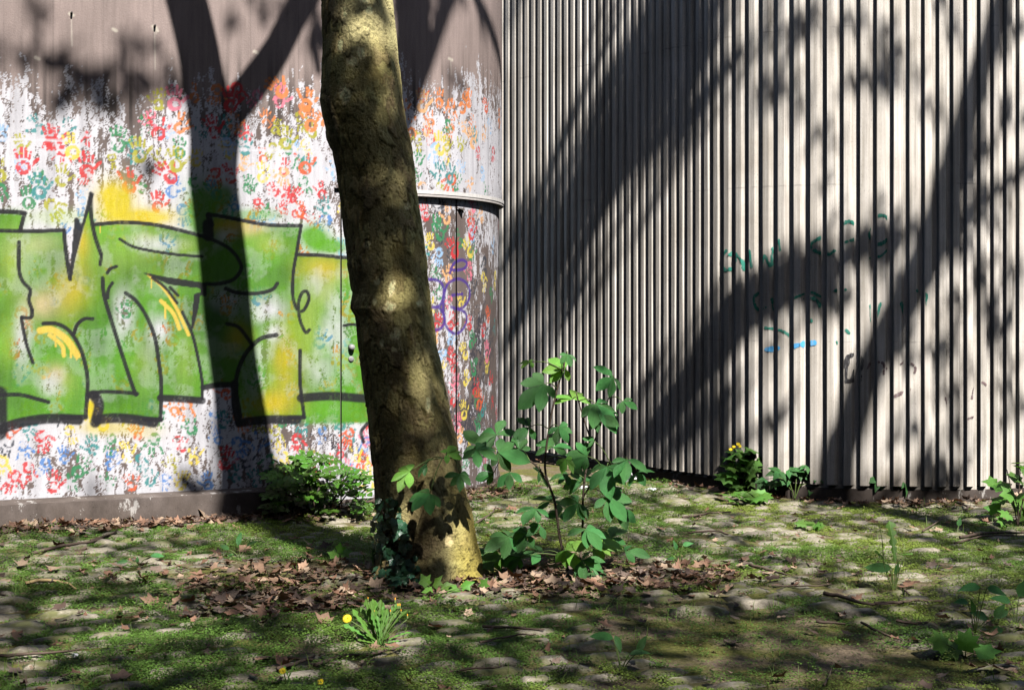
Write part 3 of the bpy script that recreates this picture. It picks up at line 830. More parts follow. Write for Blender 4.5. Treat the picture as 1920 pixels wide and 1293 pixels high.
gstk = [([(1368, 470), (1358, 485), (1362, 502), (1372, 506), (1384, 490), (1380, 472), (1374, 478)], 5), ([(1384, 474), (1396, 490), (1398, 506)], 4), ([(1410, 470), (1414, 500)], 4), ([(1428, 468), (1430, 500), (1438, 480), (1448, 498), (1452, 462)], 4), ([(1464, 450), (1466, 470)], 3),
        ([(1514, 444), (1516, 482)], 6), ([(1540, 445), (1520, 462), (1545, 478)], 5), ([(1548, 444), (1552, 476), (1566, 470)], 4), ([(1580, 480), (1576, 430), (1590, 416), (1606, 424), (1606, 446), (1586, 454)], 5),
        ([(1640, 420), (1630, 440), (1644, 458), (1664, 448), (1672, 425), (1660, 406), (1640, 408), (1634, 430)], 5), ([(1632, 484), (1650, 480), (1664, 468)], 4),
        ([(1425, 548), (1418, 560), (1424, 580), (1440, 576)], 4), ([(1450, 560), (1456, 600)], 4), ([(1488, 560), (1520, 548), (1540, 556)], 4), ([(1510, 560), (1530, 560), (1540, 576)], 5), ([(1565, 545), (1585, 543)], 4),
        ([(1632, 570), (1636, 610), (1650, 568)], 4), ([(1690, 570), (1700, 600)], 6), ([(1718, 545), (1734, 552), (1732, 570)], 4), ([(1440, 614), (1470, 620), (1484, 632)], 4), ([(1512, 592), (1524, 602)], 5), ([(1570, 640), (1576, 650)], 4), ([(1586, 618), (1592, 624)], 4)]
rib_paint('green_marker', gstk, (0.012, 0.17, 0.12), 0.85)
rib_paint('blue_marker', [([(1440, 655), (1462, 652)], 7), ([(1486, 650), (1500, 646)], 6), ([(1508, 645), (1528, 642)], 8)], (0.06, 0.32, 0.62), 0.8)
rib_paint('black_marker', [([(1590, 668), (1584, 690), (1584, 712)], 8), ([(1590, 668), (1604, 664), (1614, 674), (1612, 692), (1600, 704)], 6), ([(1598, 712), (1606, 690), (1612, 706)], 6), ([(1586, 714), (1612, 712)], 5)], (0.02, 0.018, 0.02), 0.95)
rib_paint('brown_marker', [([(1626, 690), (1632, 680), (1644, 678), (1656, 682), (1656, 700)], 3.5), ([(1662, 690), (1674, 696)], 3), ([(1682, 684), (1700, 678), (1714, 688), (1712, 700)], 3.5), ([(1676, 742), (1688, 736)], 5), ([(1684, 738), (1706, 728)], 3),
                           ([(1818, 745), (1822, 728), (1836, 716), (1846, 724)], 3.5), ([(1770, 744), (1778, 766)], 3), ([(1806, 785), (1822, 780)], 3), ([(1728, 750), (1730, 760)], 6)], (0.13, 0.085, 0.085), 0.7)

# ------------------------------------------------------------------ the plane tree in front
TY = 8.20
SIL = [(1110, 700, 915), (1085, 703, 908), (1060, 708, 900), (1030, 711, 896), (1000, 710, 893), (960, 706, 884), (900, 700, 868), (850, 695, 860), (780, 687, 844), (730, 681, 836), (690, 676, 828), (650, 669, 821), (610, 666, 815), (592, 663, 812), (578, 654, 809), (566, 655, 808),
       (550, 659, 806), (500, 651, 799), (450, 646, 793), (400, 640, 787), (350, 635, 782), (310, 629, 778), (285, 625, 774), (262, 616, 769), (240, 613, 764), (220, 606, 760), (190, 601, 754), (160, 603, 752), (100, 606, 744), (50, 604, 739), (0, 603, 733)]
SIL = np.array(SIL[::-1], float)
zsil = CAMH + (HY - SIL[:, 0]) / F * TY
order = np.argsort(zsil)
zsil = zsil[order]; SIL = SIL[order]
cxs = ((SIL[:, 1] + SIL[:, 2]) / 2 - CX) / F * TY
rxs = (SIL[:, 2] - SIL[:, 1]) / 2 / F * TY
def back(which, px, py, Yt):
    """the point on the ray from a shadow on a wall towards the sun that lies at depth Yt"""
    P = wall_hit(which, np.array([px], float), np.array([py], float))[0]
    return P + SUN * ((P[1] - Yt) / -SUN[1])
nodes = [back('g', px, py, TY) for px, py in ((443, 717), (427, 600), (418, 485), (399, 330))]
fork = back('g', 403, 262, TY)
zc = np.r_[zsil, [p[2] for p in nodes if p[2] > 3.75], fork[2]]
xc = np.r_[cxs, [p[0] for p in nodes if p[2] > 3.75], fork[0]]
rr = np.r_[rxs, [0.175] * sum(p[2] > 3.75 for p in nodes), 0.18]
def trunk_c(z): return np.interp(z, zc, xc), np.interp(z, zc, rr)
nth = 250
tz = np.concatenate([np.arange(-0.06, 3.6, 0.0068), np.arange(3.6, fork[2], 0.05)])
th = np.linspace(0, 2 * np.pi, nth, endpoint=False)
TH, TZ = np.meshgrid(th, tz)
# bark plates: warped Voronoi on the unrolled trunk, two sizes
def voronoi(U, V, cell_u, cell_v, seed, per):
    """F1, F2 and id of a jittered grid; periodic in u with `per` cells"""
    r = np.random.default_rng(seed); J = r.random((per, 4096, 2)); ID = r.random((per, 4096))
    a = U / cell_u; b = V / cell_v + 50
    ia = np.floor(a).astype(int); ib = np.floor(b).astype(int)
    f1 = np.full(U.shape, 9.0); f2 = np.full(U.shape, 9.0); cid = np.zeros(U.shape)
    for da in (-1, 0, 1):
        for db in (-1, 0, 1):
            ca = (ia + da) % per; cb = (ib + db) % 4096
            d = np.hypot(ia + da + J[ca, cb, 0] - a, ib + db + J[ca, cb, 1] - b)
            nf = d < f1
            f2 = np.where(nf, f1, np.minimum(f2, d)); cid = np.where(nf, ID[ca, cb], cid); f1 = np.where(nf, d, f1)
    return f1, f2, cid
U = TH / (2 * np.pi)                                      # 0..1 around
wu = (fbm(np.cos(TH) * 4 + 9, TZ * 7 + np.sin(TH) * 4, 101) - 0.5); wv = (fbm(np.cos(TH) * 4 + 3, TZ * 7 + np.sin(TH) * 4 + 30, 103) - 0.5)
wu2 = (fbm(np.cos(TH) * 14 + 9, TZ * 22 + np.sin(TH) * 14, 105) - 0.5)
f1, f2, pid = voronoi((U * 20 + wu * 2.4 + wu2 * 0.9) % 20, TZ + wv * 0.2 + wu2 * 0.04, 1.0, 0.095, 111, 20)
g1, g2, qid = voronoi((U * 9 + wu * 1.4 + wu2 * 0.5) % 9, TZ + wv * 0.25, 1.0, 0.26, 113, 9)
edge = 1 - sstep(0.01, 0.07, f2 - f1)
edge2 = 1 - sstep(0.01, 0.045, g2 - g1)
coarse = fbm(np.cos(TH) * 2.2 + 5, TZ * 2.2 + np.sin(TH) * 2.2, 121)
fine_b = fbm(np.cos(TH) * 30 + 5, TZ * 40 + np.sin(TH) * 30, 123)
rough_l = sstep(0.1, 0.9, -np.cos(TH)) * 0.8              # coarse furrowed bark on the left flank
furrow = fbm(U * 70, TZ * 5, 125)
pal = np.array([(0.23, 0.185, 0.08), (0.19, 0.15, 0.075), (0.265, 0.22, 0.10), (0.165, 0.13, 0.075), (0.31, 0.28, 0.135), (0.22, 0.165, 0.10)])
ci = (pid * 6).astype(int) % 6
cj = (qid * 6).astype(int) % 6
BC = (0.45 * pal[ci] + 0.55 * pal[cj]) * (0.75 + 0.5 * pid)[..., None]
lighter = sstep(0.50, 0.72, coarse)[..., None]
BC = BC * (1 - 0.45 * lighter) + np.array([0.36, 0.32, 0.17]) * 0.45 * lighter
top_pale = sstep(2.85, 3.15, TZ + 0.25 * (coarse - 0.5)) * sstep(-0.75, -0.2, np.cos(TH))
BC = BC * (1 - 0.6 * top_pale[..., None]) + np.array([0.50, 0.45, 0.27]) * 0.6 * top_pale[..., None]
pyT = HY - (TZ - CAMH) * F / TY
tcx, trr = trunk_c(TZ)
pxT = CX + F * (tcx + trr * np.cos(TH)) / TY
front = np.sin(TH) < 0                                    # side facing the camera
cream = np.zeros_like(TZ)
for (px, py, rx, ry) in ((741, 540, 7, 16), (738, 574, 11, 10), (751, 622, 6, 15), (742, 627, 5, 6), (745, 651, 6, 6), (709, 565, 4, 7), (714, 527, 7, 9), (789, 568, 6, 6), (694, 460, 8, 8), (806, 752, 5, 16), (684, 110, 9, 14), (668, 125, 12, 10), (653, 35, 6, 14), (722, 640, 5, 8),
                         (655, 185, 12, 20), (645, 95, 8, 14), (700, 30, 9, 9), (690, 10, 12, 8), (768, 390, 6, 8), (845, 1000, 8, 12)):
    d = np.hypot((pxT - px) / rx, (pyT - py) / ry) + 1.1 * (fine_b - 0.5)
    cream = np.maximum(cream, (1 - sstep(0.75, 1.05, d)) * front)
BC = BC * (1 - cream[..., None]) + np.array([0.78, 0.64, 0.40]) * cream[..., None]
# mossy yellow-green foot on the right, dark brown foot in the middle
foot = (1 - sstep(0.15, 0.55, TZ + 0.3 * (coarse - 0.5)))
mossf = foot * sstep(0.35, 0.8, np.cos(TH))
BC = BC * (1 - 0.75 * mossf[..., None]) + np.array([0.24, 0.195, 0.04]) * 0.75 * mossf[..., None]
dark_foot = foot * (1 - sstep(0.2, 0.7, np.cos(TH)))
BC = BC * (1 - 0.5 * dark_foot[..., None]) + np.array([0.10, 0.075, 0.05]) * 0.5 * dark_foot[..., None]
crack = np.maximum(edge * sstep(0.35, 0.6, fbm(np.cos(TH) * 3, TZ * 5 + np.sin(TH) * 3, 131)), edge2 * 0.8) 
BC = BC * (1 - 0.55 * crack[..., None]) * (0.80 + 0.40 * fine_b)[..., None]
BC = BC * np.array([1.22, 1.22, 1.0])
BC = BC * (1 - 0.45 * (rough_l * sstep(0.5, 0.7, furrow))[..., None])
disp = 0.009 * (pid - 0.5) * (1 - edge) + 0.007 * (qid - 0.5) - 0.006 * crack + 0.022 * (coarse - 0.5) + 0.005 * (fine_b - 0.5) - 0.010 * rough_l * sstep(0.45, 0.7, furrow) - 0.004 * cream
flare = 0.09 * (1 - sstep(-0.05, 0.30, TZ)) ** 1.5 * (0.5 + 0.5 * np.cos(TH * 5 + 1.0))
R_ = trr + (disp + flare * 0.6) * np.where(TZ > 3.6, 0.5, 1)
tree = thing('plane_tree', 'leaning plane tree with mottled olive flaking bark in front of the graffiti', 'tree', (float(np.interp(0.05, zc, xc)), TY, 0))
TB = np.array(tree.location)
co = np.stack([tcx + R_ * np.cos(TH), TY + R_ * np.sin(TH) * 0.96, TZ], -1).reshape(-1, 3) - TB
idn = np.arange(len(tz) * nth).reshape(len(tz), nth); idr = np.roll(idn, -1, axis=1)
tq = np.stack([idn[:-1], idr[:-1], idr[1:], idn[1:]], -1).reshape(-1, 4)
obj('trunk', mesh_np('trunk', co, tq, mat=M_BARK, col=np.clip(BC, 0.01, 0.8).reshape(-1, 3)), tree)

def limb(parent, base, pts, rads, n=26):
    P = smooth_line(np.array(pts), n)
    r = np.interp(np.linspace(0, 1, n), np.linspace(0, 1, len(rads)), rads)
    mb = MB(); tube(mb, P - base, r, 12)
    me = mb.mesh('limb', M_BARK, col=np.full((mb.n, 3), (0.2, 0.17, 0.09)))
    return obj('limb', me, parent)
def bk(px, py, Yt): return back('g', px, py, Yt)
limb(tree, TB, [fork - [0.0, 0, 0.3], bk(390, 200, 8.2), bk(381, 150, 8.2), bk(371, 90, 8.15), bk(349, 0, 8.05), bk(315, -110, 7.9), bk(280, -260, 7.7), bk(230, -420, 7.4)], [0.15, 0.155, 0.15, 0.145, 0.14, 0.13, 0.11, 0.06])
limb(tree, TB, [fork - [-0.02, 0, 0.3], bk(428, 225, 8.2), bk(470, 165, 8.2), bk(517, 98, 8.2), bk(570, -2, 8.15), bk(650, -110, 8.0), bk(760, -260, 7.8), bk(860, -420, 7.5)], [0.11, 0.105, 0.10, 0.095, 0.09, 0.09, 0.08, 0.05])
# limbs further up whose shadows cross the bare concrete right of the trunk
limb(tree, TB, [bk(760, -260, 7.8), bk(765, -100, 7.4), bk(775, 40, 7.1), bk(768, 150, 6.9), bk(745, 260, 6.8)], [0.09, 0.16, 0.16, 0.14, 0.08])
limb(tree, TB, [bk(860, -420, 7.5), bk(870, -100, 7.1), bk(832, 20, 6.9), bk(805, 110, 6.8), bk(780, 190, 6.7)], [0.06, 0.07, 0.065, 0.05, 0.03])
limb(tree, TB, [bk(860, -420, 7.5), bk(880, -60, 7.0), bk(918, 50, 6.8), bk(938, 120, 6.7), bk(945, 200, 6.6)], [0.06, 0.06, 0.055, 0.045, 0.03])
limb(tree, TB, [bk(760, -260, 7.8), bk(640, 60, 7.4), bk(590, 60, 7.2), bk(598, 140, 7.1)], [0.05, 0.05, 0.04, 0.03])

# second plane tree, to the right and behind the camera's view: its trunk and limbs shade the ribbed wall
def bc(px, py, t): return wall_hit('c', np.array([px], float), np.array([py], float))[0] + SUN * t
tree2 = thing('plane_tree', 'tall plane tree right of the paving whose branches shade the ribbed concrete', 'tree', (5.75, 3.9, 0))
T2 = np.array(tree2.location)
TT = 12.5
limb(tree2, T2, [(5.75, 3.9, -0.1), (5.75, 3.9, 1.0), (5.8, 3.9, 3.2), (5.85, 3.95, 6.2), bc(1560, 940, TT), bc(1585, 820, TT), bc(1622, 710, TT), bc(1690, 575, TT), bc(1742, 470, TT), bc(1775, 350, TT), bc(1815, 200, TT), bc(1860, 60, TT), bc(1905, -120, TT)], [0.30, 0.27, 0.24, 0.2, 0.14, 0.14, 0.14, 0.15, 0.16, 0.14, 0.12, 0.11, 0.09], 60)
limb(tree2, T2, [bc(1765, 420, TT), bc(1640, 470, TT), bc(1540, 515, TT), bc(1450, 570, TT), bc(1370, 640, TT), bc(1300, 720, TT), bc(1245, 800, TT), bc(1195, 880, TT)], [0.04, 0.06, 0.09, 0.11, 0.12, 0.11, 0.10, 0.06])
limb(tree2, T2, [bc(1905, -120, TT), bc(1640, -260, TT), bc(1400, -200, TT), bc(1280, -20, TT), bc(1225, 150, TT), bc(1150, 310, TT), bc(1070, 430, TT), bc(1000, 550, TT), bc(950, 650, TT)], [0.07, 0.09, 0.11, 0.13, 0.14, 0.15, 0.14, 0.12, 0.08], 40)
limb(tree2, T2, [bc(1742, 470, TT), bc(1830, 390, TT), bc(1910, 330, TT), bc(2000, 250, TT)], [0.06, 0.06, 0.06, 0.05])

# ------------------------------------------------------------------ unseen brick block with windows, added behind the camera to cut skylight
M_BRICK = mat_plain('blocker_brick', (0.13, 0.085, 0.065), 0.9, 0.35, 12)
M_GLASS = mat_plain('blocker_glass', (0.03, 0.035, 0.04), 0.15, 0.2, 3, 0.5, bstr=0)
block = thing('sky_blocker', 'unseen dark brick block added behind the camera to cut skylight', 'building', (0, -13, 0))
def box_me(name, x0, x1, y0, y1, z0, z1, mat):
    v = [(x, y, z) for z in (z0, z1) for y in (y0, y1) for x in (x0, x1)]
    return mesh_np(name, v, [(0, 2, 3, 1), (4, 5, 7, 6), (0, 1, 5, 4), (2, 6, 7, 3), (0, 4, 6, 2), (1, 3, 7, 5)], mat=mat, smooth=False)
obj('wall', box_me('wall', -16, 16, -3, 0, -0.1, 16, M_BRICK), block)
obj('blocker_wing', box_me('blocker_wing', -16, -12.5, 0.003, 17, -0.1, 13, M_BRICK), block)
obj('blocker_wing', box_me('blocker_wing', 12.5, 16, 0.003, 17, -0.1, 13, M_BRICK), block)
WME = box_me('blocker_window', -0.6, 0.6, 0.0, 0.05, 0, 1.5, M_GLASS)
for fl in range(5):
    for k in range(9):
        obj('blocker_window', WME, block, loc=(-10 + 2.5 * k, 0.0, 1.2 + 2.9 * fl))

# ------------------------------------------------------------------ leaf canopy: leaves stand along the sun rays of the shaded ground, trunk and walls
E1 = np.array([math.cos(AZ), math.sin(AZ), 0.0]); E2 = np.cross(SUN, E1)
LIT3 = [(at(1060, 700, 8.2), 0.13), (at(1115, 1020, 8.1), 0.16), (at(1080, 745, 8.2), 0.12), (at(1680, 1040, 8.3), 0.2), (at(775, 885, 7.7), 0.10), (at(1052, 860, 8.2), 0.08), (at(600, 900, 10.4), 0.3), (at(1400, 925, 11.2), 0.12), (at(1890, 915, 10.9), 0.3), (at(870, 1060, 8.0), 0.12), (at(720, 1160, 6.46), 0.18)]
LITUV = np.array([(p @ E1, p @ E2, r) for p, r in LIT3])
CAN = {0: [], 1: []}
def put_leaves(P, tmin, tmax, jit=0.03, which=None, size=(0.055, 0.10)):
    P = np.asarray(P)
    if not len(P): return
    t = RNG.uniform(tmin, tmax, len(P))
    need = (4.6 - P[:, 2]) / SUN[2]
    t = np.maximum(t, need + RNG.random(len(P)) * 1.2)
    Q = P + t[:, None] * SUN + RNG.normal(0, jit, (len(P), 3))
    uv = np.stack([Q @ E1, Q @ E2], -1)
    keep = np.ones(len(Q), bool)
    for (u, v, r) in LITUV:
        keep &= np.hypot(uv[:, 0] - u, uv[:, 1] - v) > r
    Q = Q[keep]; sz = RNG.uniform(*size, len(Q))
    right = (Q[:, 0] > 2.6) if which is None else np.full(len(Q), which == 1)
    for w in (0, 1):
        s_ = right == bool(w)
        CAN[w].append(np.c_[Q[s_], sz[s_]])
# ground
GL = [(70, 985, 120, 16, 1), (330, 985, 130, 13, 1), (460, 1003, 110, 16, .8), (150, 1050, 160, 22, .45), (420, 1060, 160, 20, .5), (560, 1035, 60, 14, .5), (180, 1148, 120, 16, .95), (270, 1200, 150, 20, .95), (70, 1232, 70, 12, .9), (330, 1165, 90, 14, .7),
      (600, 1195, 50, 14, .8), (640, 1110, 60, 12, .35), (850, 1116, 90, 12, 1), (945, 1107, 50, 10, 1), (1000, 905, 60, 14, .8), (950, 975, 90, 14, .9), (1000, 940, 70, 10, .7), (1210, 912, 70, 18, 1), (1300, 940, 70, 12, 1), (1420, 950, 110, 11, 1),
      (1240, 985, 60, 14, .6), (1480, 1000, 130, 13, 1), (1560, 1028, 190, 20, 1), (1700, 1085, 110, 20, 1), (1650, 960, 90, 9, .7), (1800, 992, 110, 15, 1), (1740, 975, 80, 10, .9), (1890, 912, 50, 14, 1), (1110, 1088, 60, 12, .8), (640, 965, 60, 22, 1), (700, 985, 30, 25, .7),
      (760, 1195, 60, 14, .4), (130, 1285, 110, 8, .6), (860, 1285, 90, 8, .5), (760, 1270, 60, 8, .5), (1330, 1040, 90, 20, .6), (1450, 1075, 100, 16, .6), (1880, 1195, 25, 6, .9), (560, 1230, 60, 10, .5), (420, 1245, 70, 9, .6), (1640, 1115, 90, 12, .7)]
def ground_lit(px, py):
    v = np.zeros_like(px)
    for (x, y, rx, ry, k) in GL:
        v = np.maximum(v, k * (1 - sstep(0.7, 1.25, np.hypot((px - x) / rx, (py - y) / ry))))
    return v
nG = 21000
gxr = RNG.uniform(-5.5, 5.5, nG); gyr = RNG.uniform(4.6, 12.0, nG)
px = CX + F * gxr / gyr; py = HY + CAMH * F / gyr
gw_y = np.interp(gxr, GW_P[:4500, 0], GW_P[:4500, 1]); cw_y = np.interp(gxr, CW_P[:, 0], CW_P[:, 1])
infront = np.where(gxr < -0.1, gyr < gw_y, gyr < cw_y)
clump = fbm(gxr * 2.2, gyr * 2.2, 201)
dens = np.clip(0.45 + 1.5 * (clump - 0.25), 0.35, 1.0)
dens *= np.where(py < 1100, 0.62, np.where(py > 1160, 1.3, 1.0)) * np.where((px < 620) & (py > 990) & (py < 1100), 0.8, 1.0) 
keep = infront & (RNG.random(nG) < dens * (1 - ground_lit(px, py))) 
put_leaves(np.stack([gxr, gyr, np.zeros(nG)], -1)[keep], 8.5, 14.0)
# trunk (front half)
nT = 2600
zt = RNG.uniform(0.0, 3.6, nT); a = RNG.uniform(np.pi, 2 * np.pi, nT)
cxx, rrr = trunk_c(zt)
PT = np.stack([cxx + rrr * np.cos(a), TY + rrr * np.sin(a), zt], -1)
px = CX + F * PT[:, 0] / PT[:, 1]; py = HY - (zt - CAMH) * F / PT[:, 1]
lt = np.zeros(nT)
for (x, y, rx, ry, k) in ((690, 50, 85, 95, 1), (742, 560, 28, 45, 1), (748, 625, 18, 25, .8), (800, 750, 42, 60, .85), (870, 1000, 30, 75, 1), (700, 300, 60, 60, .25), (780, 880, 40, 60, .4)):
    lt = np.maximum(lt, k * (1 - sstep(0.6, 1.2, np.hypot((px - x) / rx, (py - y) / ry))))
keep = RNG.random(nT) < (1 - lt) * 0.62
put_leaves(PT[keep], 9.0, 15.0, 0.02, 0, (0.045, 0.085))
# walls: soft leafy strokes of shade (photo points, width, amount)
def wall_shade(which, pts, w, amount=1.0, tr=(9.0, 13.0)):
    P = smooth_line(np.array(pts, float), 80)
    L = np.sum(np.linalg.norm(np.diff(P, axis=0), axis=1)) + w
    n = int(L * w * amount / (300.0 if which == 'g' else 300.0)) + 3
    k = RNG.integers(0, len(P), n); Q = P[k] + RNG.normal(0, w / 3.2, (n, 2))
    put_leaves(wall_hit(which, Q[:, 0], Q[:, 1]), *tr, jit=0.015, which=0 if which == 'g' else 1)
for a_ in (([(-20, 85), (20, 100), (60, 112)], 36, .9), ([(90, 118), (150, 140), (230, 145), (330, 150)], 56, 1.1), ([(220, 85), (300, 82)], 28, .9), ([(60, 5), (80, 30)], 20, .6), ([(90, 170), (180, 180), (250, 190)], 40, .6), ([(470, 20), (540, 15), (590, 25)], 40, .8), ([(430, 20), (450, 60)], 24, .5),
           ([(745, 5), (830, 0), (900, -5)], 36, 1.0), ([(750, 60), (760, 150)], 50, .8), ([(590, 20), (600, 120)], 26, .7), ([(900, 30), (940, 110)], 20, .7), ([(830, 140), (860, 160)], 20, .4), ([(250, 320), (300, 325)], 24, .3),
           ([(330, 915), (420, 920), (520, 925)], 26, 1.0), ([(430, 950), (520, 945), (560, 930)], 24, 1.0), ([(120, 905), (200, 915)], 12, .3)):
    wall_shade('g', *a_)
for a_ in (([(1250, 20), (1215, 150), (1140, 290), (1050, 430), (975, 560)], 130, 1.3), ([(1010, 640), (1060, 590), (1120, 560)], 50, .5), ([(1310, 40), (1290, 200), (1240, 330)], 60, 1.0), ([(1690, 420), (1600, 470), (1480, 520), (1380, 600), (1300, 700)], 90, .9), ([(1480, 600), (1560, 560)], 70, .8), ([(1840, 300), (1800, 420), (1760, 560)], 60, .7), ([(1200, 740), (1250, 800)], 60, .7), ([(1820, 480), (1850, 560), (1840, 640)], 40, .6), ([(1700, 640), (1690, 720)], 30, .5), ([(950, 60), (960, 20)], 16, .6), ([(955, 620), (960, 760), (965, 850)], 22, 1.0),
           ([(1340, 170), (1400, 120), (1480, 75), (1580, 50), (1650, 90)], 46, .8), ([(1360, 220), (1440, 180), (1500, 175)], 40, .4), ([(1640, 60), (1660, 130), (1640, 180)], 46, .9), ([(1480, 170), (1490, 240)], 26, .5), ([(1560, 175), (1620, 160), (1690, 175)], 24, .8), ([(1520, 250), (1570, 270)], 30, .4),
           ([(1680, 480), (1600, 510), (1500, 520), (1420, 570), (1350, 640)], 70, .7), ([(1500, 560), (1540, 580)], 60, .7), ([(1330, 690), (1280, 750), (1230, 830), (1180, 870)], 66, .9), ([(1360, 740), (1350, 810)], 40, .5), ([(1180, 860), (1290, 865), (1380, 880)], 40, .7), ([(1290, 780), (1320, 850)], 50, .6),
           ([(1430, 800), (1470, 790)], 40, .6), ([(1590, 780), (1570, 880), (1550, 925)], 50, .7), ([(1740, 480), (1800, 330), (1850, 220)], 50, .6), ([(1750, 650), (1765, 700), (1770, 760)], 44, .9), ([(1790, 560), (1790, 640), (1800, 700)], 30, .5), ([(1690, 790), (1730, 840), (1740, 900)], 50, .8), ([(1790, 800), (1800, 880)], 44, .7),
           ([(1860, 560), (1870, 640), (1890, 760), (1895, 800)], 40, .8), ([(1830, 420), (1900, 410)], 36, .8), ([(1860, 90), (1900, 60)], 50, .8), ([(1870, 210), (1900, 230)], 40, .9), ([(1770, 30), (1790, 100)], 30, .6), ([(1700, 120), (1740, 200), (1780, 260)], 30, .7), ([(1880, 480), (1900, 560)], 36, .7),
           ([(1640, 905), (1740, 915), (1840, 905)], 36, .8), ([(1450, 640), (1440, 700)], 20, .3), ([(1420, 10), (1440, 40)], 24, .5), ([(1540, 330), (1560, 420)], 20, .2)):
    wall_shade('c', *a_)
# unseen leaf clumps added to block skylight, kept clear of sun rays in view
def filler(c, rad, n):
    Q = RNG.normal(0, 1, (n, 3)) * rad + c
    uv_ok = (Q[:, 2] > 5.0)
    g = Q - SUN * (Q[:, 2] / SUN[2])[:, None]               # where its shadow meets the ground plane
    vis = (np.abs(g[:, 0]) < 0.42 * np.maximum(g[:, 1], 1) + 0.8) & (g[:, 1] > 4.2) & (g[:, 1] < 18)
    Q = Q[uv_ok & ~vis]
    CAN[0 if c[0] < 2.6 else 1].append(np.c_[Q, RNG.uniform(0.09, 0.15, len(Q))])
for c_, r_, n_ in (((-1.5, 6.0, 7.8), (2.4, 2.2, 1.2), 5000), ((5.5, 5.0, 8.3), (2.4, 2.6, 1.5), 6000), ((0.5, -1.0, 8.0), (3.0, 2.6, 1.5), 8000), ((-5.5, 3.0, 7.5), (2.0, 2.6, 1.6), 7000), ((-4.0, -4.0, 7.6), (2.8, 2.6, 1.6), 7000), ((6.0, -3.5, 7.8), (2.8, 2.6, 1.6), 7000)):
    filler(np.array(c_), np.array(r_), n_)

LEAF_OUT = np.array([(0, -0.55), (0.35, -0.45), (0.62, -0.05), (0.35, 0.12), (0.28, 0.62), (0, 1.0), (-0.28, 0.62), (-0.35, 0.12), (-0.62, -0.05), (-0.35, -0.45)])
def leaf_cloud(arr, base):
    n = len(arr); A = RNG.normal(0, 1, (n, 3)); A /= np.linalg.norm(A, axis=1)[:, None]
    nrm = SUN + RNG.normal(0, 0.7, (n, 3)); nrm /= np.linalg.norm(nrm, axis=1)[:, None]
    u = np.cross(nrm, A); u /= np.linalg.norm(u, axis=1)[:, None]; v = np.cross(nrm, u)
    k = len(LEAF_OUT)
    co = arr[:, None, :3] + arr[:, None, 3:4] * (LEAF_OUT[None, :, 0:1] * u[:, None] + LEAF_OUT[None, :, 1:2] * v[:, None] + (0.12 * np.abs(LEAF_OUT[None, :, 0:1])) * nrm[:, None])
    pat = np.array([(0, 1, 2, 3), (0, 3, 7, 9), (9, 7, 8, 9)])
    q = np.array([(0, 1, 2, 3), (3, 4, 6, 7)]); t = np.array([(4, 5, 6), (0, 3, 7), (0, 7, 8), (0, 8, 9)])
    off = (np.arange(n) * k)[:, None, None]
    c = (np.array([0.05, 0.10, 0.022]) * RNG.uniform(0.7, 1.3, (n, 1)))[:, None, :].repeat(k, 1).reshape(-1, 3)
    return mesh_np('crown', co.reshape(-1, 3) - base, (q[None] + off).reshape(-1, 4), (t[None] + off).reshape(-1, 3), M_CANOPY, c)
for w, (tr_, b_) in enumerate(((tree, TB), (tree2, T2))):
    obj('crown', leaf_cloud(np.concatenate(CAN[w]), b_), tr_)

# ------------------------------------------------------------------ cobblestones
ROWDIR = math.radians(17)
rd = np.array([math.cos(ROWDIR), math.sin(ROWDIR)]); rn = np.array([-math.sin(ROWDIR), math.cos(ROWDIR)])
def stone_mesh(seed):
    r = random.Random(seed)
    nx_, ny_ = 5, 4; v = []
    for j in range(ny_):
        for i in range(nx_):
            u = i / (nx_ - 1) * 2 - 1; w = j / (ny_ - 1) * 2 - 1
            e = max(abs(u), abs(w)) ** 8
            rx = 0.5 * (1 - 0.03 * abs(w) ** 6); ry = 0.5 * (1 - 0.06 * abs(u) ** 6)
            v.append((u * rx + r.uniform(-.03, .03), w * ry + r.uniform(-.04, .04), 0.010 * (1 - e) + r.uniform(-.003, .003) - 0.012 * e))
    q = [(j * nx_ + i, j * nx_ + i + 1, (j + 1) * nx_ + i + 1, (j + 1) * nx_ + i) for j in range(ny_ - 1) for i in range(nx_ - 1)]
    ring = [i for i in range(nx_)] + [j * nx_ + nx_ - 1 for j in range(1, ny_)] + [(ny_ - 1) * nx_ + i for i in range(nx_ - 2, -1, -1)] + [j * nx_ for j in range(ny_ - 2, 0, -1)]
    b0 = len(v)
    for k in ring: v.append((v[k][0], v[k][1], -0.07))
    for a in range(len(ring)):
        b = (a + 1) % len(ring); q.append((ring[b], ring[a], b0 + a, b0 + b))
    return np.array(v), np.array(q)
STONES = [stone_mesh(k) for k in range(8)]
STONE_ME = [mesh_np('cobblestone', v, q, mat=M_STONE) for v, q in STONES]
def pit(x, y):      # the earth round the tree and the bare mossy patch: 0 outside, 1 inside
    a = 1 - sstep(0.75, 1.1, np.hypot((x + 0.25) / 1.75, (y - 8.12) / 0.62))
    return a
def bare(x, y):
    b = 1 - sstep(0.7, 1.1, np.hypot((x - 0.95 - 0.5 * (7 - y)) / 0.75, (y - 6.6) / 0.95))
    return b
stones = []
r_ = random.Random(5)
row = 0; y_ = -1.0
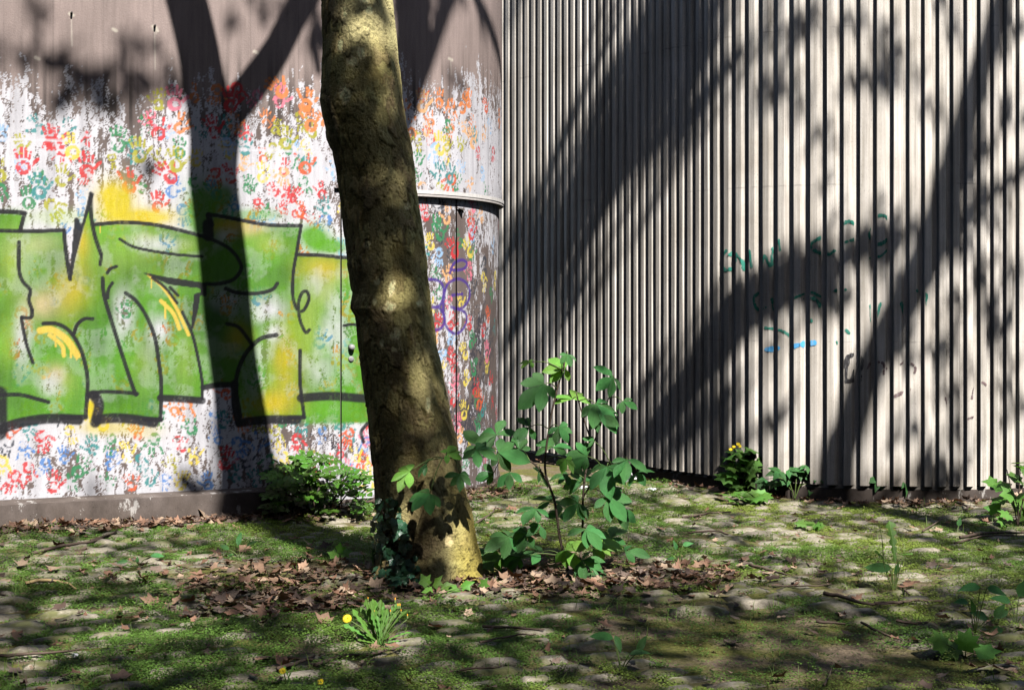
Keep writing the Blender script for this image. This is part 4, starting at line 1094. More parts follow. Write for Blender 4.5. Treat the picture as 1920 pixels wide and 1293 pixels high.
while y_ < 12.5:
    h = r_.uniform(0.115, 0.16); x_ = -9 + r_.random() * 0.2
    while x_ < 9:
        w = r_.uniform(0.17, 0.32)
        c = rd * (x_ + w / 2) + rn * (y_ + h / 2 + 0.008 * math.sin(x_ * 2.1 + row))
        x_ += w + 0.014
        if not (5.3 < c[1] < 12.6) or abs(c[0]) > 0.40 * c[1] + 0.4: continue
        gw = np.interp(c[0], GW_P[:4500, 0], GW_P[:4500, 1]); cw = np.interp(c[0], CW_P[:, 0], CW_P[:, 1])
        if c[1] > (gw - 0.22 if c[0] < -0.1 else cw - 0.12): continue
        if pit(*c) > 0.5 + r_.uniform(-.2, .2) or bare(*c) > 0.45 + r_.uniform(-.25, .25): continue
        if r_.random() < 0.06: continue
        stones.append((c[0], c[1], w * 0.97, h * 0.93, ROWDIR + r_.gauss(0, 0.04), r_.uniform(-0.007, 0.006)))
    y_ += h + 0.012; row += 1
stones.sort(key=lambda s: s[1])
smb = MB()
def stone_mat(sx, sy, w, h, a, dz):
    z = float(hz(sx, sy)) + dz + 0.0075
    return Matrix.Translation((sx, sy, z)) @ Matrix.Rotation(a, 4, 'Z') @ Matrix.Rotation(random.gauss(0, 0.05), 4, 'X') @ Matrix.Rotation(random.gauss(0, 0.04), 4, 'Y') @ Matrix.Diagonal((w, h, 1, 1))
for k, s_ in enumerate(stones):
    m = stone_mat(*s_)
    if k < 300:
        obj('cobblestone', STONE_ME[k % 8], ground, mat4=m)
    else:
        v, q = STONES[k % 8]
        A = np.array(m)
        smb.add(v @ A[:3, :3].T + A[:3, 3], q)
o = obj('cobblestones_farther_off', smb.mesh('cobblestones', M_STONE), ground); o['kind'] = 'stuff'
# larger pale kerb stones round the foot of the tree
for (px, py, w, h, a) in ((715, 1132, 0.30, 0.10, 0.15), (780, 1128, 0.27, 0.17, 0.12), (862, 1117, 0.26, 0.17, 0.10), (938, 1109, 0.24, 0.12, 0.12), (360, 1125, 0.30, 0.2, 0.3), (270, 1125, 0.26, 0.2, 0.2), (640, 1085, 0.3, 0.2, 0.5), (20, 1185, 0.36, 0.38, 0.5), (480, 1122, 0.3, 0.2, 0.2),
                          (1175, 1085, 0.34, 0.22, -0.2), (1250, 1075, 0.3, 0.2, -0.2), (1310, 1150, 0.3, 0.16, 0.1), (1420, 1140, 0.3, 0.14, 0.2), (1555, 1147, 0.28, 0.24, 0.6)):
    p = gnd(px, py)
    m = Matrix.Translation((p[0], p[1], float(hz(p[0], p[1])) + 0.018)) @ Matrix.Rotation(a, 4, 'Z') @ Matrix.Diagonal((w, h, 1.2, 1))
    obj('kerb_stone', random.choice(STONE_ME), ground, mat4=m)

# ------------------------------------------------------------------ ground cover of tiny leaves
n0 = 190000
cy = 5.3 + (12.3 - 5.3) * RNG.random(n0) ** 1.15; cx_ = RNG.uniform(-1, 1, n0) * (0.385 * cy + 0.25)
gw = np.interp(cx_, GW_P[:4500, 0], GW_P[:4500, 1]); cw = np.interp(cx_, CW_P[:, 0], CW_P[:, 1])
wd = np.where(cx_ < -0.1, gw, cw) - cy                    # distance to the wall behind
cn = fbm(cx_ * 1.9, cy * 2.4, 301); cf = fbm(cx_ * 9, cy * 9, 303, 3)
dn = sstep(0.35, 0.58, 0.55 * cn + 0.45 * cf)
dn *= sstep(0.12, 0.5, wd) * (1 - 0.85 * pit(cx_, cy)) * (1 - 0.8 * bare(cx_, cy))
dn = np.where((cx_ < -0.7) & (cx_ > -2.1) & (cy > 8.6) & (cy < 9.9), np.maximum(dn, 0.85 * sstep(0.15, 0.4, wd)), dn)
# less on stone tops
kp = (wd > 0.1) & (RNG.random(n0) < dn)
cx_, cy = cx_[kp], cy[kp]
n1 = len(cx_)
print('cover sprigs', n1)
LPS = 5
hh = RNG.uniform(0.004, 0.024, n1) * (0.3 + 2.0 * sstep(0.4, 0.7, fbm(cx_ * 2.2, cy * 2.2, 305)))
ang = RNG.random((n1, LPS)) * 0.9 + np.arange(LPS)[None] * (2 * np.pi / LPS) + RNG.random((n1, 1)) * 6.28
rad = RNG.uniform(0.002, 0.016, (n1, LPS)); ls = RNG.uniform(0.007, 0.0135, (n1, LPS)) * (0.8 + 0.05 * cy[:, None] * 0.8)
c0 = np.stack([cx_[:, None] + rad * np.cos(ang), cy[:, None] + rad * np.sin(ang), (hz(cx_, cy) + 0.006 + hh)[:, None] * np.ones((1, LPS)) * RNG.uniform(0.6, 1.1, (n1, LPS))], -1)
d = np.stack([np.cos(ang), np.sin(ang), RNG.uniform(-0.35, 0.55, (n1, LPS))], -1); d /= np.linalg.norm(d, axis=-1)[..., None]
sd_ = np.stack([-np.sin(ang), np.cos(ang), RNG.uniform(-0.5, 0.5, (n1, LPS))], -1)
L3 = ls[..., None]
vv = np.stack([c0, c0 + d * L3 * 0.55 + sd_ * L3 * 0.36, c0 + d * L3, c0 + d * L3 * 0.55 - sd_ * L3 * 0.36], 2).reshape(-1, 3)
qq = np.arange(len(vv)).reshape(-1, 4)
tone = (0.75 + 0.6 * fbm(cx_ * 1.3, cy * 1.3, 307))[:, None, None] * RNG.uniform(0.7, 1.35, (n1, LPS, 1))
yl = sstep(0.45, 0.7, fbm(cx_ * 0.9, cy * 0.9, 309))[:, None, None]
cc = (np.array([0.078, 0.15, 0.025]) * (1 - yl) + np.array([0.14, 0.185, 0.032]) * yl) * tone
cover = obj('ground_cover', mesh_np('ground_cover', vv, qq, mat=M_COVER, col=np.repeat(cc.reshape(-1, 3), 4, 0), smooth=False))
tag(cover, 'low green chickweed-like ground cover growing between the cobblestones', 'ground cover', kind='stuff')

# moss cushions and grass blades in the joints
nb = 6000
by = RNG.uniform(5.4, 11.5, nb); bx = RNG.uniform(-1, 1, nb) * (0.385 * by + 0.2)
gw = np.interp(bx, GW_P[:4500, 0], GW_P[:4500, 1]); cw = np.interp(bx, CW_P[:, 0], CW_P[:, 1])
k_ = (np.where(bx < -0.1, gw, cw) - by > 0.1) & (fbm(bx * 2.5, by * 2.5, 311) > 0.5)
bx, by = bx[k_], by[k_]; nb = len(bx)
an = RNG.random(nb) * 6.28; L = RNG.uniform(0.03, 0.09, nb); lean = RNG.uniform(0.1, 0.7, nb)
b0 = np.stack([bx, by, hz(bx, by)], -1); side = np.stack([-np.sin(an), np.cos(an), 0 * an], -1) * 0.0016
dirv = np.stack([np.cos(an) * lean, np.sin(an) * lean, np.ones(nb)], -1)
mid = b0 + dirv * L[:, None] * 0.55; tip = b0 + dirv * L[:, None] + np.stack([np.cos(an), np.sin(an), -0.5 * np.ones(nb)], -1) * (lean * L * 0.5)[:, None]
vv = np.stack([b0 - side, b0 + side, mid + side * 0.8, mid - side * 0.8, tip], 1).reshape(-1, 3)
o5 = np.arange(nb) * 5
gq_ = np.stack([o5, o5 + 1, o5 + 2, o5 + 3], -1); gt_ = np.stack([o5 + 3, o5 + 2, o5 + 4], -1)
gcol = np.repeat(np.array([0.13, 0.2, 0.04]) * RNG.uniform(0.6, 1.3, (nb, 1)), 5, 0)
gr = obj('grass_blades', mesh_np('grass_blades', vv, gq_, gt_, M_COVER, gcol))
tag(gr, 'thin grass blades sprouting in the joints of the paving', 'grass', kind='stuff')

# ------------------------------------------------------------------ dead leaves
def plane_leaf(seed, curl):
    r = random.Random(seed)
    lob = [(-2.75, .5), (-2.2, .76), (-1.75, .62), (-1.25, .95), (-.85, .68), (-.6, .74), (-.4, .66), (0, 1.08), (.4, .66), (.6, .74), (.85, .68), (1.25, .95), (1.75, .62), (2.2, .76), (2.75, .5)]
    ring = [(math.sin(a) * l * r.uniform(.9, 1.1), math.cos(a) * l * r.uniform(.9, 1.1)) for a, l in lob]
    v = [(0, 0, 0)] + [(x * .45, y * .45, 0) for x, y in ring] + [(x, y, 0) for x, y in ring]
    v = np.array(v) * 0.5
    px_, py_ = r.uniform(-1, 1), r.uniform(-1, 1)
    v[:, 2] = curl * ((v[:, 0] * px_ + v[:, 1] * py_) ** 2 * 1.6 + 0.18 * np.sin(v[:, 0] * 9 + seed) * np.abs(v[:, 1]) + 0.9 * np.hypot(v[:, 0], v[:, 1]) ** 2 * r.uniform(-.3, .8)) + np.array([r.uniform(-.04, .04) for _ in v]) * curl
    n = len(ring); t = []; q = []
    for k in range(n - 1):
        t.append((0, k + 2, k + 1)); q.append((k + 1, k + 2, n + k + 2, n + k + 1))
    st = len(v)                                           # stalk
    v = np.vstack([v, [(0.01, -0.02, 0.004), (-0.01, -0.02, 0.004), (-0.006, -0.62, 0.02), (0.006, -0.62, 0.02)]])
    q.append((st, st + 1, st + 2, st + 3))
    return v, np.array(q), np.array(t)
DL = [plane_leaf(k, 0.14 + 0.07 * k) for k in range(8)]
BROWN = np.array([(0.20, 0.11, 0.07), (0.145, 0.08, 0.052), (0.25, 0.155, 0.10), (0.08, 0.052, 0.04), (0.31, 0.225, 0.155), (0.13, 0.095, 0.075)])
def litter_pts():
    out = []
    # along the graffiti wall, along the ribbed wall, round the tree, thin scatter
    for _ in range(1500):
        s = random.uniform(S0 - 0.2, float(s_of_px(GW_P, GW_S, 930))); x, y, tx, ty, nx, ny = curve_at(GW_P, GW_S, GW_T, s)
        dd = 0.17 + abs(random.gauss(0, 0.15)) if s < float(s_of_px(GW_P, GW_S, 600)) else abs(random.gauss(0.03, 0.2)); out.append((x + nx * dd, y + ny * dd, 0.7))
    for _ in range(800):
        s = random.uniform(0.5, float(CW_S[-1]) - 2.0); x, y, tx, ty, nx, ny = curve_at(CW_P, CW_S, CW_T, s)
        if x < 2.3 and random.random() < 0.8: continue
        dd = 0.08 + abs(random.gauss(0, 0.15)); out.append((x + nx * dd, y + ny * dd, 0.8))
    for _ in range(900):
        x = random.gauss(-0.25, 1.0); y = 8.02 + random.gauss(0, 0.30) - 0.12 * (x + 0.25) * (1 if x < 0 else -0.3)
        if abs(x + 0.45) < 0.25 and y > 8.1: continue
        out.append((x, y, 0.85))
    for _ in range(420):
        px, py = random.gauss(520, 120), random.gauss(1128, 22)
        p = gnd(px, py); out.append((p[0], p[1], 1.0))
    for _ in range(200):
        px, py = random.uniform(900, 1380), random.gauss(1088, 14)
        p = gnd(px, py); out.append((p[0], p[1], 1.0))
    for _ in range(420):
        Y = random.uniform(5.6, 10.8); out.append((random.uniform(-1, 1) * (0.37 * Y), Y, 0.55))
    return out
lv, lq, lt, lc, nn = [], [], [], [], 0
for (x, y, k) in litter_pts():
    v, q, t = random.choice(DL)
    s = random.choice((random.uniform(0.03, 0.06), random.uniform(0.04, 0.09), random.uniform(0.06, 0.10), random.uniform(0.09, 0.14))) * (0.6 + 0.5 * k)
    R = Matrix.Rotation(random.random() * 6.28, 3, 'Z') @ Matrix.Rotation(random.gauss(0, 0.22), 3, 'X') @ Matrix.Rotation(random.gauss(0, 0.22), 3, 'Y')
    w = (v * s * [1, random.uniform(.3, 1), random.uniform(0.7, 1.6)]) @ np.array(R).T
    z0_ = float(hz(x, y)) + 0.014 + random.random() * 0.03 * k
    w = w + [x, y, z0_ - min(0, w[:, 2].min()) * 0.35]
    lv.append(w); lq.append(q + nn); lt.append(t + nn); nn += len(w)
    lc.append(np.tile(BROWN[random.randrange(6)] * random.uniform(0.7, 1.25), (len(w), 1)))
lit = obj('leaf_litter', mesh_np('leaf_litter', np.concatenate(lv), np.concatenate(lq), np.concatenate(lt), M_LITTER, np.concatenate(lc)))
tag(lit, 'drift of dry brown fallen leaves round the tree and along the walls', 'leaf litter', kind='stuff')

DLM = {}
LEAFZ = ((300, 600, 1100, 1160, 'curled brown leaf in the litter drift between plinth and bushy dandelion'), (600, 790, 1085, 1130, 'broad brown leaf resting against kerb stones below the ivy'), (800, 900, 1080, 1100, 'brown leaf standing among seedlings at the trunk foot'),
         (900, 1250, 1050, 1125, 'crumpled brown leaf in the litter under the shrub'), (1250, 1370, 1080, 1100, 'brown leaf in the litter tongue beyond the shrub'), (1370, 1470, 1030, 1065, 'curled leaf standing on sunlit ground cover between shrub and sow-thistle'), (1730, 1760, 1050, 1080, 'lone pale leaf on sunlit cobbles beside the sow-thistle'),
         (1800, 1920, 1240, 1293, 'large pinkish-brown plane leaf lying flat below the lobed dark weed'), (1660, 1730, 1190, 1230, 'pale tan leaf on green cover beside the lobed dark weed'), (1810, 1870, 1175, 1195, 'upright brown leaf leaning under the wide-leaved weed'), (1440, 1500, 920, 975, 'reddish leaf at the foot of the broad-leaved plant'),
         (430, 460, 980, 1010, 'small pale leaf on sunlit cobbles near the plinth end'), (940, 1000, 950, 1000, 'flat leaf on cobbles behind the shrub'), (600, 720, 1215, 1260, 'brown leaf at the root of the bushy dandelion'), (1600, 1900, 970, 1010, 'leaf in sunlit cover near the bright sapling'), (0, 260, 1100, 1293, 'brown leaf among pale cobbles by the bent stick'))
def fallen(px, py, size, tilt, label='single curled brown plane leaf lying on the weedy cobblestones', colk=None, rot=None):
    k = random.randrange(8); ck = random.randrange(6) if colk is None else colk
    if (k, ck) not in DLM:
        v, q, t = DL[k]
        DLM[(k, ck)] = mesh_np('fallen_leaf', v, q, t, M_LITTER, np.tile(BROWN[ck], (len(v), 1)))
    for (x0, x1, y0, y1, lb) in LEAFZ:
        if x0 <= px < x1 and y0 <= py < y1: label = lb; break
    p = gnd(px, py); s = 0.74 * size / F * p[1]; tilt *= 0.7
    m = Matrix.Translation((p[0], p[1], float(hz(p[0], p[1])) + 0.03)) @ Matrix.Rotation(random.random() * 6.28 if rot is None else rot, 4, 'Z') @ Matrix.Rotation(tilt, 4, 'X') @ Matrix.Diagonal((s, s, s * 1.2, 1))
    o = obj('fallen_leaf', DLM[(k, ck)], mat4=m)
    return tag(o, label, 'leaf', 'single fallen leaves on the paving')
for (px, py, s, t) in ((445, 995, 34, .5), (225, 1290, 70, .3), (480, 1282, 44, .3), (355, 1135, 60, .5), (530, 1105, 50, .7), (640, 1118, 60, .4), (410, 1150, 50, .3), (560, 1128, 60, .3), (700, 1100, 60, .5), (760, 1100, 60, .4), (1040, 1095, 60, .5), (1100, 1098, 66, .4), (1000, 1090, 40, .6), (1200, 1085, 50, .3),
                       (1300, 1085, 60, .4), (1360, 1090, 50, .3), (1395, 1058, 44, .9), (1430, 1046, 30, .4), (1450, 1052, 30, .5), (1745, 1068, 40, .7), (1710, 1210, 60, .3), (1680, 1208, 44, .3), (1880, 1268, 90, .2), (1830, 1262, 70, .25), (1855, 1182, 40, .9), (1820, 1188, 30, .8), (1450, 935, 30, 1.0), (110, 1150, 54, .5), (235, 1192, 30, .6), (930, 1060, 50, .5), (320, 1150, 40, .4),
                       (820, 1090, 40, .6), (860, 1092, 40, .6), (1490, 970, 24, .5), (1380, 1170, 40, .4), (1590, 1200, 40, .4), (1180, 1120, 50, .3), (610, 1240, 40, .5), (700, 1225, 40, .3), (1850, 985, 30, .5), (1760, 1000, 30, .4), (1640, 985, 26, .4), (960, 965, 40, .3), (990, 985, 30, .4), (30, 1280, 50, .3), (120, 1290, 46, .3)):
    fallen(px, py, s, t)

# ------------------------------------------------------------------ twigs
def twig(pts, r, label='thin dark twig lying across the mossy paving', bent=True, mat=None):
    if mat is None:
        x_, y_ = pts[0]
        label = ('forked dark twig lying in front of the graffiti wall plinth' if x_ < 260 and y_ < 1100 else 'fine twig poking out of the dead leaf drift' if y_ < 1160 and x_ < 700 else 'dark stick on shaded cobbles near the small dandelions' if x_ < 800 else 'thin twig on cobbles behind the shrub' if x_ < 1100 and y_ < 1000 else
                 'fine twig on the bare mossy patch' if x_ < 1200 else 'crooked twig on ground cover below the ribbed wall plants' if y_ < 1020 and x_ < 1600 else 'bare branch lying along the litter at the ribbed wall foot' if y_ < 980 else 'dark branch on the ground below the bright sapling' if y_ < 1030 and x_ > 1700 else 'knobbly dark twig lying just below the sow-thistle' if y_ < 1115 else 'crooked dark branch draped over a cobble beyond the bare mossy patch' if x_ < 1600 and y_ < 1140 else 'long thin twig in shade between cobble and wide-leaved weed' if y_ < 1175 else 'short twig on shaded cover around the lobed dark weed')
    P = np.array([gnd(a, b) for a, b in pts]); P[:, 2] = [float(hz(p[0], p[1])) + 0.02 + random.uniform(0, .012) for p in P]
    P = smooth_line(P, max(6, len(P) * 3)); P[:, 2] += np.array([random.uniform(-.003, .003) for _ in P])
    b = P[0].copy(); mb = MB(); tube(mb, P - b, np.linspace(r, r * 0.55, len(P)), 5)
    o = obj('twig', mb.mesh('twig', mat or M_TWIG), loc=tuple(b))
    return tag(o, label, 'twig', 'twigs scattered on the paving' if mat is None else None)
for pts, r in (([(60, 1043), (130, 1028), (175, 1020), (218, 1003)], .012), ([(170, 1020), (205, 1010), (220, 1000)], .008), ([(345, 1110), (375, 1103), (400, 1108)], .006), ([(430, 1148), (500, 1156), (560, 1152)], .006), ([(0, 1250), (60, 1244), (150, 1236)], .008), ([(480, 1252), (545, 1248), (640, 1252)], .009),
               ([(520, 1268), (560, 1255), (590, 1238)], .010), ([(590, 1262), (640, 1240), (700, 1232), (760, 1222)], .010), ([(1280, 975), (1330, 968), (1370, 962)], .010), ([(1290, 1012), (1340, 1010), (1365, 1015)], .009), ([(1405, 1068), (1440, 1075), (1475, 1090)], .010), ([(1545, 1125), (1575, 1132), (1610, 1148), (1645, 1150)], .012),
               ([(1640, 1150), (1680, 1145), (1720, 1142), (1770, 1145)], .010), ([(1690, 1110), (1697, 1124), (1706, 1132)], .009), ([(1530, 1178), (1560, 1180), (1585, 1183)], .008), ([(1615, 1183), (1660, 1200), (1690, 1208)], .007), ([(1680, 1180), (1710, 1182), (1740, 1180)], .008), ([(1545, 1290), (1555, 1270), (1560, 1258)], .006),
               ([(1655, 935), (1700, 938), (1730, 950), (1745, 958)], .010), ([(1790, 945), (1815, 956), (1800, 962), (1760, 964)], .009), ([(1800, 1010), (1850, 1003), (1920, 1000)], .012), ([(1790, 1018), (1840, 1008), (1900, 1006)], .008), ([(890, 985), (920, 970), (930, 960)], .008), ([(985, 965), (1010, 958), (1050, 952)], .006),
               ([(905, 1180), (960, 1184), (1020, 1190)], .008), ([(830, 1270), (880, 1262), (940, 1258)], .006), ([(560, 1140), (640, 1150), (690, 1155)], .006), ([(1730, 1000), (1760, 985), (1770, 975)], .006), ([(900, 1215), (960, 1200), (1005, 1195)], .006), ([(1440, 1110), (1500, 1112), (1560, 1106)], .006)):
    twig(pts, r)
M_STICK = mat_plain('pale_stick', (0.34, 0.25, 0.12), 0.8)
twig([(48, 1110), (80, 1106), (110, 1107), (130, 1113), (142, 1120)], 0.011, 'pale bent stick on the cobblestones in front of the plinth', mat=M_STICK)

# ------------------------------------------------------------------ plants
def leaf_me(name, L, W, prof, mat, fold=0.18, droop=0.25, n=7, wav=0.0, seed=0):
    """one blade along +x, three columns; prof(t) = half width 0..1"""
    r = random.Random(seed); v = []; q = []
    for i in range(n + 1):
        t = i / n; w = prof(t) * W / 2
        x = L * t * (1 - 0.12 * droop * t); z = -droop * L * t * t * 0.6
        zz = fold * w
        v += [(x, -w, z + zz + wav * W * r.uniform(-1, 1)), (x, 0, z), (x, w, z + zz + wav * W * r.uniform(-1, 1))]
    for i in range(n):
        for k in (0, 1):
            q.append((i * 3 + k, (i + 1) * 3 + k, (i + 1) * 3 + k + 1, i * 3 + k + 1))
    return mesh_np(name, v, q, mat=mat)
obov = lambda t: max(0.03, math.sin(math.pi * t ** 1.25) ** 0.9) if t < 0.999 else 0.02
ovat = lambda t: max(0.03, math.sin(math.pi * t ** 0.8) ** 0.8) if t < 0.999 else 0.02
poin = lambda t: max(0.03, math.sin(math.pi * t ** 0.7)) * (1 - 0.25 * t) if t < 0.999 else 0.02
dand = lambda t: (0.12 + 0.88 * t ** 0.8) * (1.0 if (t * 5.2) % 1 > 0.35 else 0.45) * (1 if t < 0.9 else max(0.02, (1 - t) * 10))
def lobed_me(name, R, lobes, mat, deep=0.45, seed=0, dome=0.12):
    """a lobed leaf (ivy, celandine, maple): fan from the stalk, pointing along +x"""
    r = random.Random(seed); ring = []
    for k in range(lobes):
        a0 = -2.3 + 4.6 * k / (lobes - 1)
        l = R * (1 - 0.42 * abs(a0) / 2.3) * r.uniform(.92, 1.08)
        ring.append((a0, l))
        if k < lobes - 1:
            ring.append((a0 + 2.3 / (lobes - 1), l * (1 - deep)))
    c = (R * 0.15, 0, dome * R * 0.4)
    v = [c] + [(l * math.cos(a) + R * 0.1, l * math.sin(a), dome * R * (0.3 - (l / R) ** 2) + r.uniform(-.04, .04) * R) for a, l in ring]
    t = [(0, k, k + 1) for k in range(1, len(ring))] + [(0, len(ring), 1)]
    return mesh_np(name, v, None, t, mat)
CAMV = Vector((0, -1, 0.05))
def rnd3(k): return Vector((random.gauss(0, k), random.gauss(0, k), random.gauss(0, k)))
def nearest(stems, p, drop=0.05):
    best = None
    for P in stems:
        d = np.linalg.norm(P - p, axis=1) + 0.6 * np.maximum(0, P[:, 2] - p[2])
        k = int(np.argmin(d))
        if best is None or d[k] < best[0]: best = (d[k], P[k])
    return best[1]
def stalk(name, a, b, r, base, parent, mat, sag=0.0, sides=5):
    a = np.asarray(a, float); b = np.asarray(b, float)
    mid = (a + b) / 2 + [0, 0, sag]
    P = smooth_line([a, mid, b], 6); mb = MB(); tube(mb, P - base, np.linspace(r, r * 0.6, 6), sides)
    return obj(name, mb.mesh(name, mat), parent)

def palmate(parent, base, stems, c, size, meshes, nl=5, nrm=None, out=None, petr=0.0035, mat=M_STEM, blade='leaflet'):
    """a leaf of nl leaflets on a stalk: part leaf > sub-parts leaflet"""
    c = np.asarray(c, float)
    s0 = nearest(stems, c)
    far = np.linalg.norm(s0 - c) > 0.35
    pet = stalk('leaf', s0, c, petr * (1.7 if far else 1.0), base, parent, M_STEMB if far else mat, 0.02)
    o = Vector(out) if out is not None else Vector(c - s0)
    o.z *= 0.4
    if o.length < 0.02: o = Vector((random.gauss(0, 1), random.gauss(0, 1), 0))
    n = Vector(nrm) if nrm is not None else Vector((0.12, -0.62, 0.62)) + rnd3(0.22)
    n.normalize(); o = (o - n * o.dot(n)); 
    if o.length < 1e-3: o = n.orthogonal()
    o.normalize(); sd_ = n.cross(o)
    spread = {5: (-98, -48, 0, 48, 98), 3: (-62, 0, 62), 7: (-125, -85, -42, 0, 42, 85, 125), 4: (-90, -30, 30, 90)}[nl]
    for a in spread:
        a_ = math.radians(a + random.gauss(0, 9)); sc = size * (1 - 0.36 * abs(a) / 100) * random.uniform(.78, 1.15)
        d = o * math.cos(a_) + sd_ * math.sin(a_) - n * random.uniform(0.05, 0.30)
        nn_ = n + rnd3(0.15)
        m = frame(tuple(c - base), d, nn_) @ Matrix.Diagonal((sc, sc, sc, 1))
        obj(blade, random.choice(meshes), pet, mat4=m)
    return pet

LF_SHRUB = [leaf_me('leaflet', 1.0, 0.47, obov, M_SHRUB, .25, .35, 7, .02, k) for k in range(3)]
LF_SUNLIT = [leaf_me('leaflet', 1.0, 0.48, obov, M_SHRUBL, .25, .3, 7, .02, k) for k in range(3)]
# --- the shrub beside the trunk
SY = 8.15
shrub = thing('shrub', 'tall leafy shrub with five-fingered green leaves growing right of the trunk', 'shrub', tuple(gnd(1075, 1078)))
SB = np.array(shrub.location)
def stemline(pts, r0, r1, parent, base, mat=M_STEMB, name='stem'):
    P = smooth_line(np.array(pts), 5 * len(pts)); mb = MB(); tube(mb, P - base, np.linspace(r0, r1, len(P)), 7)
    obj(name, mb.mesh(name, mat), parent); return P
st = []
st.append(stemline([at(1068, 1080, SY), at(1050, 1010, SY), at(1040, 940, SY), at(1022, 880, SY), at(1030, 800, SY), at(1042, 740, SY), at(1056, 690, SY), at(1062, 665, SY)], 0.009, 0.004, shrub, SB))
st.append(stemline([at(1085, 1082, SY), at(1092, 1000, SY + .05), at(1094, 920, SY + .05), at(1104, 850, SY + .1), at(1108, 830, SY + .1), at(1090, 770, SY + .1), at(1080, 735, SY + .05)], 0.008, 0.003, shrub, SB))
st.append(stemline([at(1028, 905, SY), at(1000, 868, SY), at(965, 858, SY - .05), at(920, 855, SY - .15), at(870, 858, SY - .3), at(830, 858, SY - .4)], 0.006, 0.003, shrub, SB))
st.append(stemline([at(1104, 850, SY + .1), at(1125, 800, SY + .15), at(1140, 750, SY + .15), at(1150, 715, SY + .15)], 0.005, 0.003, shrub, SB))
st.append(stemline([at(1094, 930, SY + .05), at(1120, 890, SY), at(1150, 870, SY - .05), at(1180, 862, SY - .05)], 0.005, 0.003, shrub, SB))
CL = [(1060, 690, 48, 5, 1), (1064, 664, 28, 4, 0), (996, 678, 26, 5, 1), (1020, 720, 62, 5, 0), (1074, 748, 62, 5, 1), (1118, 756, 62, 5, 0), (1149, 706, 44, 5, 0), (1168, 752, 36, 4, 0), (1120, 780, 42, 5, 0), (1048, 800, 42, 5, 0), (1036, 838, 56, 5, 0), (992, 800, 44, 5, 0),
      (931, 815, 56, 5, 0), (935, 848, 54, 5, 0), (975, 842, 42, 5, 0), (892, 842, 50, 5, 0), (955, 885, 42, 3, 0), (926, 886, 36, 3, 0), (1009, 885, 40, 5, 0), (1114, 826, 24, 3, 0), (1060, 860, 34, 5, 1), (1101, 855, 46, 5, 0), (1138, 874, 62, 5, 0), (1176, 861, 56, 5, 0), (1195, 885, 40, 3, 0),
      (1091, 902, 56, 5, 0), (1064, 890, 40, 5, 0), (1033, 939, 54, 5, 0), (1084, 942, 50, 5, 0), (1004, 953, 50, 5, 0), (1140, 932, 54, 5, 0), (1158, 952, 56, 3, 0), (1047, 968, 34, 5, 0), (1013, 984, 32, 3, 0), (1098, 992, 52, 5, 0), (1145, 1008, 46, 5, 0), (955, 1006, 54, 5, 0), (988, 1000, 42, 5, 0),
      (1012, 1034, 66, 5, 0), (1060, 1030, 50, 5, 1), (1112, 1020, 60, 5, 1), (1091, 1050, 46, 5, 0), (1108, 1062, 44, 3, 0), (1172, 1034, 46, 3, 0), (926, 1042, 44, 3, 0), (975, 1044, 44, 5, 0),
      (768, 884, 50, 5, 1), (806, 925, 58, 5, 0), (838, 850, 38, 5, 1), (862, 888, 42, 5, 0), (905, 838, 50, 5, 0), (800, 868, 36, 4, 0)]
for (px, py, s, nl, in_sun) in CL:
    Y = SY + random.uniform(-0.22, 0.2) if px > 900 else SY - 0.42 + random.uniform(-.06, .06)
    palmate(shrub, SB, st, at(px, py, Y), 1.04 * s / F * Y, LF_SUNLIT if in_sun else LF_SHRUB, nl)

def seedling(label, px, py, leaves, cat='seedling', group=None, meshes=None, mat=M_STEM, Y=None):
    """leaves: (px, py, length px, dir deg in picture) - blades on thin stalks from one root"""
    b = gnd(px, py) if Y is None else np.array([*at(px, py, Y)])
    b[2] = float(hz(b[0], b[1]))
    t = thing('seedling', label, cat, tuple(b), group)
    for (lx, ly, L, ang) in leaves:
        Yl = b[1] + random.uniform(-.04, .04)
        c = at(lx, ly, Yl)
        pet = stalk('stalk', b, c, 0.003, b, t, mat, 0.01)
        a = math.radians(ang)
        d = Vector((math.cos(a), random.uniform(-.3, .1), math.sin(a)))
        m = frame(tuple(c - b), d, Vector((0, -0.6, 0.7)) + rnd3(.15)); s = L / F * Yl
        obj('leaf', random.choice(meshes), pet, mat4=m @ Matrix.Diagonal((s, s, s, 1)))
    return t

MAPLE = [lobed_me('leaf', 1.0, 5, M_BRIGHT, 0.38, k) for k in range(3)]
LOBED = [lobed_me('leaf', 1.0, 7, M_CELAND, 0.35, k) for k in range(4)]
LOBEB = [lobed_me('leaf', 1.0, 7, M_BRIGHT, 0.35, k) for k in range(3)]
DROOP = [leaf_me('leaf', 1.0, 0.42, ovat, M_SHRUB, .2, .5, 7, .02, k) for k in range(3)]
BROAD = [leaf_me('leaf', 1.0, 0.55, poin, M_SHRUB, .2, .4, 7, .02, k) for k in range(3)]
seedling('maple seedling with bright lobed leaves between trunk foot and shrub', 880, 1078, [(878, 1062, 40, 150), (905, 1055, 40, 20), (925, 1045, 30, -60), (840, 1092, 22, 170), (862, 1086, 20, 60), (900, 1080, 22, -20)], meshes=MAPLE)
seedling('single tiny bright maple seedling against the dark plinth', 326, 972, [(322, 962, 14, 150), (330, 960, 14, 30), (326, 956, 12, 90)], meshes=MAPLE)
seedling('low bright leaves in the litter at the trunk foot', 815, 1112, [(800, 1092, 20, 120), (818, 1096, 20, 60), (832, 1100, 18, 20), (806, 1106, 16, 190), (845, 1104, 20, -10), (870, 1100, 20, 30), (905, 1098, 18, 60)], meshes=MAPLE)
